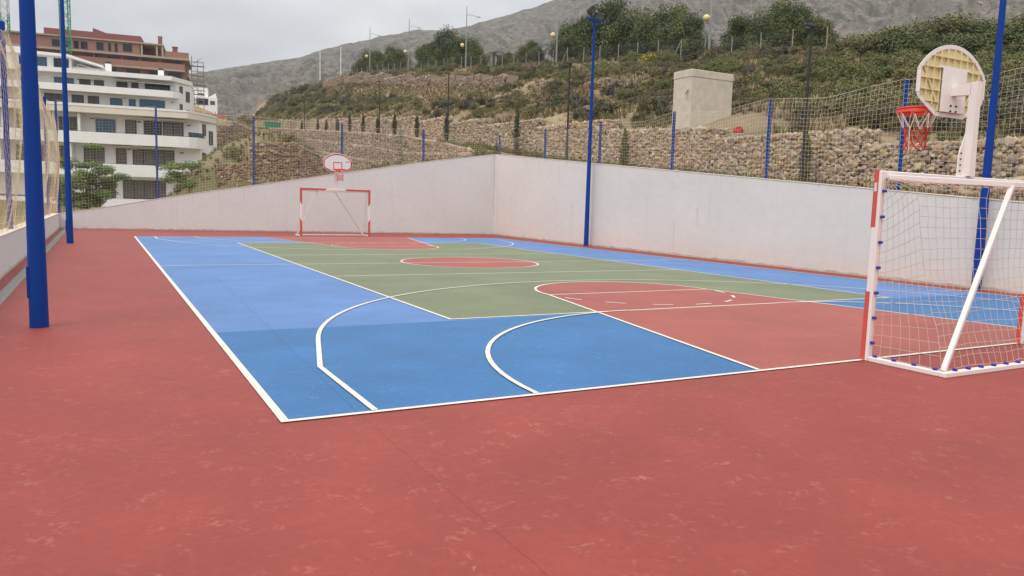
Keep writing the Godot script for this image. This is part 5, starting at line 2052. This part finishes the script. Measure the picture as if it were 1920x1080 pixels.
	for q in [[0.9, 22.0, 23.6], [-1.9 + 11.0, 22.0, 23.2]]:
		var b := MB.new()
		b.cbox(Vector3(q[0], (q[1] + q[2]) * 0.5, -3.0), Vector3(0.9, q[2] - q[1] - 0.03, 0.8), 0.02)
		var ch := put(b.mesh(), M.render_white, "chimney", rf)
		b = MB.new()
		b.cbox(Vector3(q[0], q[2] + 0.18, -3.0), Vector3(0.8, 0.3, 0.7), 0.02)
		put(b.mesh(), M.frame_dark, "chimney_cap", ch)
	# penthouse
	put(plan_prism([Vector2(-30, -2.6), Vector2(-4.6, -2.6), Vector2(-4.6, -9), Vector2(-30, -9)], 21.96, 24.0), M.render_white, "penthouse", t)
	put(plan_prism([Vector2(-4.59, -3.4), Vector2(-0.6, -3.4), Vector2(-0.6, -8.9), Vector2(-4.59, -8.9)], 21.96, 22.75), M.render_white, "penthouse", t)
	var sb := MB.new()
	sb.prism(PackedVector2Array([Vector2(-30, 24.02), Vector2(-5.0, 24.02), Vector2(0.3, 22.78), Vector2(0.3, 23.0), Vector2(-4.9, 24.4), Vector2(-9.6, 24.5), Vector2(-11.0, 25.0), Vector2(-30, 25.0)]), Vector3(0, 0, -9.2), Vector3.RIGHT, Vector3.UP, Vector3(0, 0, 7.9))
	put(sb.mesh(), M.render_white, "sloped_roof", t)
	for q in [[-9.6, -8.2, 22.1, 23.8, 1, 2], [-7.2, -5.0, 22.1, 23.8, 2, 3], [-12.2, -10.4, 22.1, 23.8, 0, 2]]:
		window(t, q[0], q[1], q[2], q[3], -2.59, [M.shutter, M.pane, M.pane_dark][q[4]], q[5])
	for q in [[-7.1, -4.2, 19.5, 20.6, 1, 3], [-3.4, -1.7, 19.5, 20.6, 0, 2], [-1.2, 0.3, 19.5, 20.6, 0, 2], [2.2, 3.9, 19.5, 20.6, 2, 2], [4.5, 5.6, 19.5, 20.6, 2, 1], [6.6, 10.6, 19.5, 20.6, 2, 4],
			[-8.6, -5.6, 16.5, 17.9, 0, 3], [-4.6, -2.8, 16.5, 17.9, 0, 2], [-2.2, -0.5, 16.5, 17.9, 0, 2], [1.15, 3.05, 16.5, 17.8, 1, 2], [4.05, 5.1, 16.5, 17.8, 1, 1], [5.7, 9.7, 16.5, 17.9, 1, 4]]:
		window(t, q[0], q[1], q[2], q[3], -1.79, [M.shutter, M.pane, M.pane_dark][q[4]], q[5])
	for q in [[1.8, 5.8, 20.95], [5.9, 11.0, 20.75]]:
		var b := MB.new()
		b.beam(Vector3(q[0], q[2], -1.6), Vector3(q[1], q[2], -1.6), 0.2, 0.16, 0.03)
		b.box(Vector3((q[0] + q[1]) * 0.5, q[2] - 0.12, -0.75), Vector3(q[1] - q[0] - 0.1, 0.04, 1.8), Basis(Vector3.RIGHT, 0.17))
		put(b.mesh(), M.awning, "awning", t)
	ed = Vector2(2.3, -3.4).normalized()
	tb = Basis(Vector3(ed.x, 0, ed.y), Vector3.UP, Vector3(-ed.y, 0, ed.x))
	for q in [[0.8, 1.6, 19.4, 20.7], [2.5, 3.5, 18.2, 20.0], [0.8, 1.5, 16.3, 17.6], [2.4, 3.5, 15.0, 16.8]]:
		window(t, q[0], q[1], q[2], q[3], 0.01, M.shutter, 1, tb, Vector3(11.6, 0, -1.8))
	for q in [[-4.0 + 0.4, 20.5], [-1.45, 20.5], [3.4, 17.9], [10.9, 17.7]]:
		lampbox(t, q[0], q[1], -1.79)

	# C: brick shell under construction
	t = thing("brick_building", P(-8.0, 0, 165.0), turn, "unfinished red brick building with bare slabs and empty windows", "building")
	put(plan_prism([Vector2(-26, -0.6), Vector2(7.6, -0.6), Vector2(7.6, -12), Vector2(-26, -12)], 30.75, 33.0), M.brick, "wall", t)
	put(plan_prism([Vector2(-26, -0.2), Vector2(12.2, -0.2), Vector2(12.2, -12.5), Vector2(-26, -12.5)], 33.01, 33.3), M.slab, "roof_slab", t)
	put(plan_prism([Vector2(-9.9, -0.8), Vector2(7.9, -0.8), Vector2(7.9, -12), Vector2(-9.9, -12)], 33.31, 34.6), M.brick_red, "roof_parapet", t)
	put(plan_prism([Vector2(-26, -0.05), Vector2(17.2, -0.05), Vector2(17.2, -13), Vector2(-26, -13)], 30.3, 30.74), M.slab, "floor_slab", t)
	put(plan_prism([Vector2(-26, -1.6), Vector2(16.6, -1.6), Vector2(16.6, -13), Vector2(-26, -13)], 28.5, 30.29), M.brick, "wall", t)
	put(plan_prism([Vector2(-26, 0.8), Vector2(16.4, 0.8), Vector2(17.0, -13), Vector2(-26, -13)], 27.75, 28.1), M.slab, "floor_slab", t)
	put(strip_wall([Vector2(-26, 0.75), Vector2(16.3, 0.75)], 28.11, 29.3, 0.2), M.brick, "balcony_wall", t)
	put(plan_prism([Vector2(-26, -0.8), Vector2(16.4, -0.8), Vector2(16.4, -13), Vector2(-26, -13)], 17.0, 27.74), M.brick, "wall", t)
	put(strip_wall([Vector2(12.6, -0.1), Vector2(17.15, -0.1)], 30.75, 31.9, 0.2), M.brick, "balcony_wall", t)
	var gb2 := MB.new()
	gb2.prism(PackedVector2Array([Vector2(-1.1, 34.61), Vector2(1.4, 34.61), Vector2(-1.05, 35.4)]), Vector3(0, 0, -1.1), Vector3.RIGHT, Vector3.UP, Vector3(0, 0, 0.25))
	put(gb2.mesh(), M.brick_red, "gable_stub", t)
	for q in [[-8.5, -5.1, 31.05, 32.4, 2], [-4.6, -3.7, 30.95, 32.5, 1], [-3.3, -2.1, 30.95, 32.45, 2], [-0.45, 0.85, 31.05, 32.55, 2], [1.7, 2.25, 30.95, 32.65, 1], [2.9, 3.45, 30.95, 32.65, 1], [4.45, 6.15, 31.2, 32.7, 2]]:
		window(t, q[0], q[1], q[2], q[3], -0.59, M.pane_dark, q[4])
	for q in [[1.3, 3.6], [5.0, 7.2], [8.2, 10.6], [12.6, 15.6], [-2.4, 0.3]]:
		window(t, q[0], q[1], 28.9, 30.1, -1.59, M.pane_dark, 1)
	for q in [[0.6, 3.0], [5.0, 7.6], [9.2, 12.0], [-3.0, -0.8], [13.0, 15.6]]:
		window(t, q[0], q[1], 26.1, 27.6, -0.79, M.pane_dark, 1)
	# open top storey at the end, carried on pillars
	put(plan_prism([Vector2(7.7, -5.5), Vector2(12.0, -5.5), Vector2(12.0, -12), Vector2(7.7, -12)], 30.75, 33.0), M.brick, "wall", t)
	for x in [8.0, 10.9, 12.0]:
		var b := MB.new()
		b.box(Vector3(x, 31.87, -0.6), Vector3(0.35, 2.24, 0.35))
		put(b.mesh(), M.slab, "pillar", t)
	for x in [-1.0, 4.2, 7.7, 11.4, 16.2]:
		var b := MB.new()
		b.box(Vector3(x, 29.2, -0.9), Vector3(0.35, 2.1, 0.35))
		put(b.mesh(), M.brick, "pillar", t)
	for q in [[14.3, 31.0, 33.2, 1.0, M.brick_red], [11.4, 33.31, 35.2, 0.8, M.brick_red], [-13.6, 33.31, 34.9, 1.1, M.brick_red]]:
		var b := MB.new()
		b.cbox(Vector3(q[0], (q[1] + q[2]) * 0.5, -3.0), Vector3(q[3], q[2] - q[1] - 0.02, 0.8), 0.03)
		var ch := put(b.mesh(), q[4], "chimney", t)
		b = MB.new()
		b.cbox(Vector3(q[0], q[2] + 0.12, -3.0), Vector3(q[3] + 0.15, 0.22, 0.95), 0.03)
		put(b.mesh(), M.brick_red if q[0] > 14.0 else M.crane_grey, "chimney_cap", ch)
	# scaffold beside it
	var s := thing("scaffold", t.transform * Vector3(17.6, 0, -1.0), turn, "steel tube scaffold at the end of the brick building", "scaffold")
	for i in 3:
		for j in 2:
			var b := MB.new()
			b.tube([Vector3(i * 1.2, 14.0, -j * 1.2), Vector3(i * 1.2, 31.6 - i * 0.7, -j * 1.2)], 0.06, 6)
			put(b.mesh(), M.tube_steel, "upright", s)
	for k in 8:
		var yy := 15.5 + k * 2.0
		for j in 2:
			var b := MB.new()
			b.tube([Vector3(-0.2, yy + 0.9, -j * 1.2), Vector3(2.6, yy + 0.9, -j * 1.2)], 0.05, 6)
			put(b.mesh(), M.tube_steel, "ledger", s)
		var b := MB.new()
		b.box(Vector3(1.2, yy, -0.6), Vector3(2.8, 0.08, 1.1))
		put(b.mesh(), M.plank, "deck", s)
		b = MB.new()
		b.tube([Vector3(0.0, yy, 0.06), Vector3(2.4, yy + 2.0, 0.06)] if k % 2 else [Vector3(2.4, yy, 0.06), Vector3(0.0, yy + 2.0, 0.06)], 0.045, 6)
		put(b.mesh(), M.tube_steel, "diagonal", s)

	# white house far up the valley
	t = thing("white_house", P(15.0, 0, 210.0), turn, "small white modern house beyond the scaffold", "house")
	put(plan_prism([Vector2(0, 0), Vector2(5.6, 0), Vector2(5.6, -8), Vector2(0, -8)], 24.0, 28.6), M.render_white, "wall", t)
	put(plan_prism([Vector2(-1.5, -1.5), Vector2(3.2, -1.5), Vector2(3.2, -8.1), Vector2(-1.5, -8.1)], 28.61, 31.2), M.render_white, "upper_storey", t)
	var hb := MB.new()
	hb.prism(PackedVector2Array([Vector2(3.4, 28.61), Vector2(5.55, 28.61), Vector2(5.2, 29.8)]), Vector3(0, 0, -3.0), Vector3.RIGHT, Vector3.UP, Vector3(0, 0, 2.5))
	put(hb.mesh(), M.render_white, "stair_wall", t)
	window(t, 0.3, 3.3, 26.4, 28.1, 0.01, M.pane_dark, 2)
	window(t, 3.8, 5.0, 26.6, 27.6, 0.01, M.shutter, 1)
	window(t, 0.6, 2.2, 29.1, 29.6, -1.49, M.pane_dark, 1)

func crane_mast(at: Vector3, h0: float, h1: float, w: float, label: String, split: float, upper: Material, lower: Material) -> void:
	var t := thing("tower_crane_mast", at, 0.3, label, "crane", "tower cranes behind the brick building")
	for x in [-1, 1]:
		for z in [-1, 1]:
			for q in [[h0, split, lower], [split, h1, upper]]:
				var b := MB.new()
				b.beam(Vector3(x * w * 0.5, q[0], z * w * 0.5), Vector3(x * w * 0.5, q[1], z * w * 0.5), 0.16, 0.16)
				put(b.mesh(), q[2], "chord", t)
	var y := h0
	var k := 0
	while y < h1 - 1.0:
		var b := MB.new()
		for s in 4:
			var a := Basis(Vector3.UP, s * PI / 2.0)
			b.beam(a * Vector3(-w * 0.5, y, w * 0.5), a * Vector3(w * 0.5, y, w * 0.5), 0.08, 0.08)
			var e := 1.0 if (k + s) % 2 else -1.0
			b.beam(a * Vector3(-w * 0.5 * e, y, w * 0.5), a * Vector3(w * 0.5 * e, y + 1.3, w * 0.5), 0.08, 0.08)
		put(b.mesh(), lower if y < split else upper, "lattice", t)
		y += 1.3
		k += 1

func build_cranes() -> void:
	crane_mast(P(-13.7, 0, 160.0), 22.0, 52.0, 1.5, "green tower crane mast in front of the brick building", 36.0, M.crane_green, M.crane_green)
	crane_mast(P(-23.7, 0, 160.0), 22.0, 52.0, 1.4, "grey tower crane mast behind the nearest blue pole", 35.0, M.crane_grey, M.crane_green)

# ---------------------------------------------------------------- sky, light, camera
func overcast() -> PanoramaSkyMaterial:
	var W := 1024
	var Hh := 512
	var f := FastNoiseLite.new()
	f.seed = 12
	f.frequency = 1.0
	f.fractal_octaves = 5
	var im := Image.create(W, Hh, false, Image.FORMAT_RGBF)
	for y in Hh:
		var el := PI * (0.5 - (y + 0.5) / Hh)
		for x in W:
			var az := TAU * (x + 0.5) / W
			var dir := Vector3(cos(el) * cos(az), sin(el), cos(el) * sin(az))
			if el < 0.0:
				im.set_pixel(x, y, Color(0.30, 0.27, 0.24))
				continue
			# cloud deck overhead: features stretch out towards the horizon
			var q := dir / (dir.y + 0.16)
			var n := f.get_noise_3d(q.x * 0.7, q.z * 0.7, 3.0)
			var n2 := f.get_noise_3d(q.x * 2.6 + 40.0, q.z * 2.6, 9.0)
			# standard overcast sky: zenith three times the horizon
			var g := (1.0 + 2.0 * sin(el)) / 3.0
			var v := g * SKY * (1.0 + 0.32 * n + 0.13 * n2)
			var c := Color(0.955, 0.985, 1.03).lerp(Color(1.02, 1.0, 0.985), clampf(0.5 + n * 1.2, 0, 1))
			im.set_pixel(x, y, Color(c.r * v, c.g * v, c.b * v))
	var m := PanoramaSkyMaterial.new()
	m.panorama = ImageTexture.create_from_image(im)
	return m

const SKY := 1.38

func _ready() -> void:
	var cam := Camera3D.new()
	cam.name = "camera"
	cam.fov = 41.377
	cam.near = 0.05
	cam.far = 4000.0
	add_child(cam)
	cam.position = P(-8.5622, 1.5368, -18.2075)
	cam.rotation_order = EULER_ORDER_YXZ
	cam.rotation_degrees = Vector3(-6.2032, -28.3974, 1.6322)
	cam.current = true
	var env := Environment.new()
	env.background_mode = Environment.BG_SKY
	var sky := Sky.new()
	sky.sky_material = overcast()
	env.sky = sky
	env.tonemap_mode = Environment.TONE_MAPPER_LINEAR
	env.tonemap_exposure = 1.24
	env.sdfgi_enabled = true
	env.ssao_enabled = true
	env.ssil_enabled = true
	env.fog_enabled = true
	env.fog_density = 0.00022
	env.fog_light_color = Color(0.80, 0.83, 0.87)
	var we := WorldEnvironment.new()
	we.name = "environment"
	we.environment = env
	add_child(we)
	var sun := DirectionalLight3D.new()
	sun.name = "sun"
	sun.light_energy = 0.42
	sun.light_color = Color(1.0, 0.98, 0.955)
	sun.light_angular_distance = 28.0
	sun.shadow_enabled = true
	add_child(sun)
	sun.look_at_from_position(P(-55, 75, -28), Vector3.ZERO)

	make_materials()
	print("materials")
	make_stones()
	make_plant_meshes()
	build_land()
	build_mountain()
	print("land")
	build_court()
	build_walls()
	build_buildings()
	build_cranes()
	print("buildings")
	build_gabions()
	print("gabions")
	build_fences()
	print("fences")
	build_floodlights()
	build_goal()
	build_lamps()
	build_site_things()
	print("things")
	build_pines()
	build_trees()
	build_cypresses()
	scatter_hill()
	print("plants")
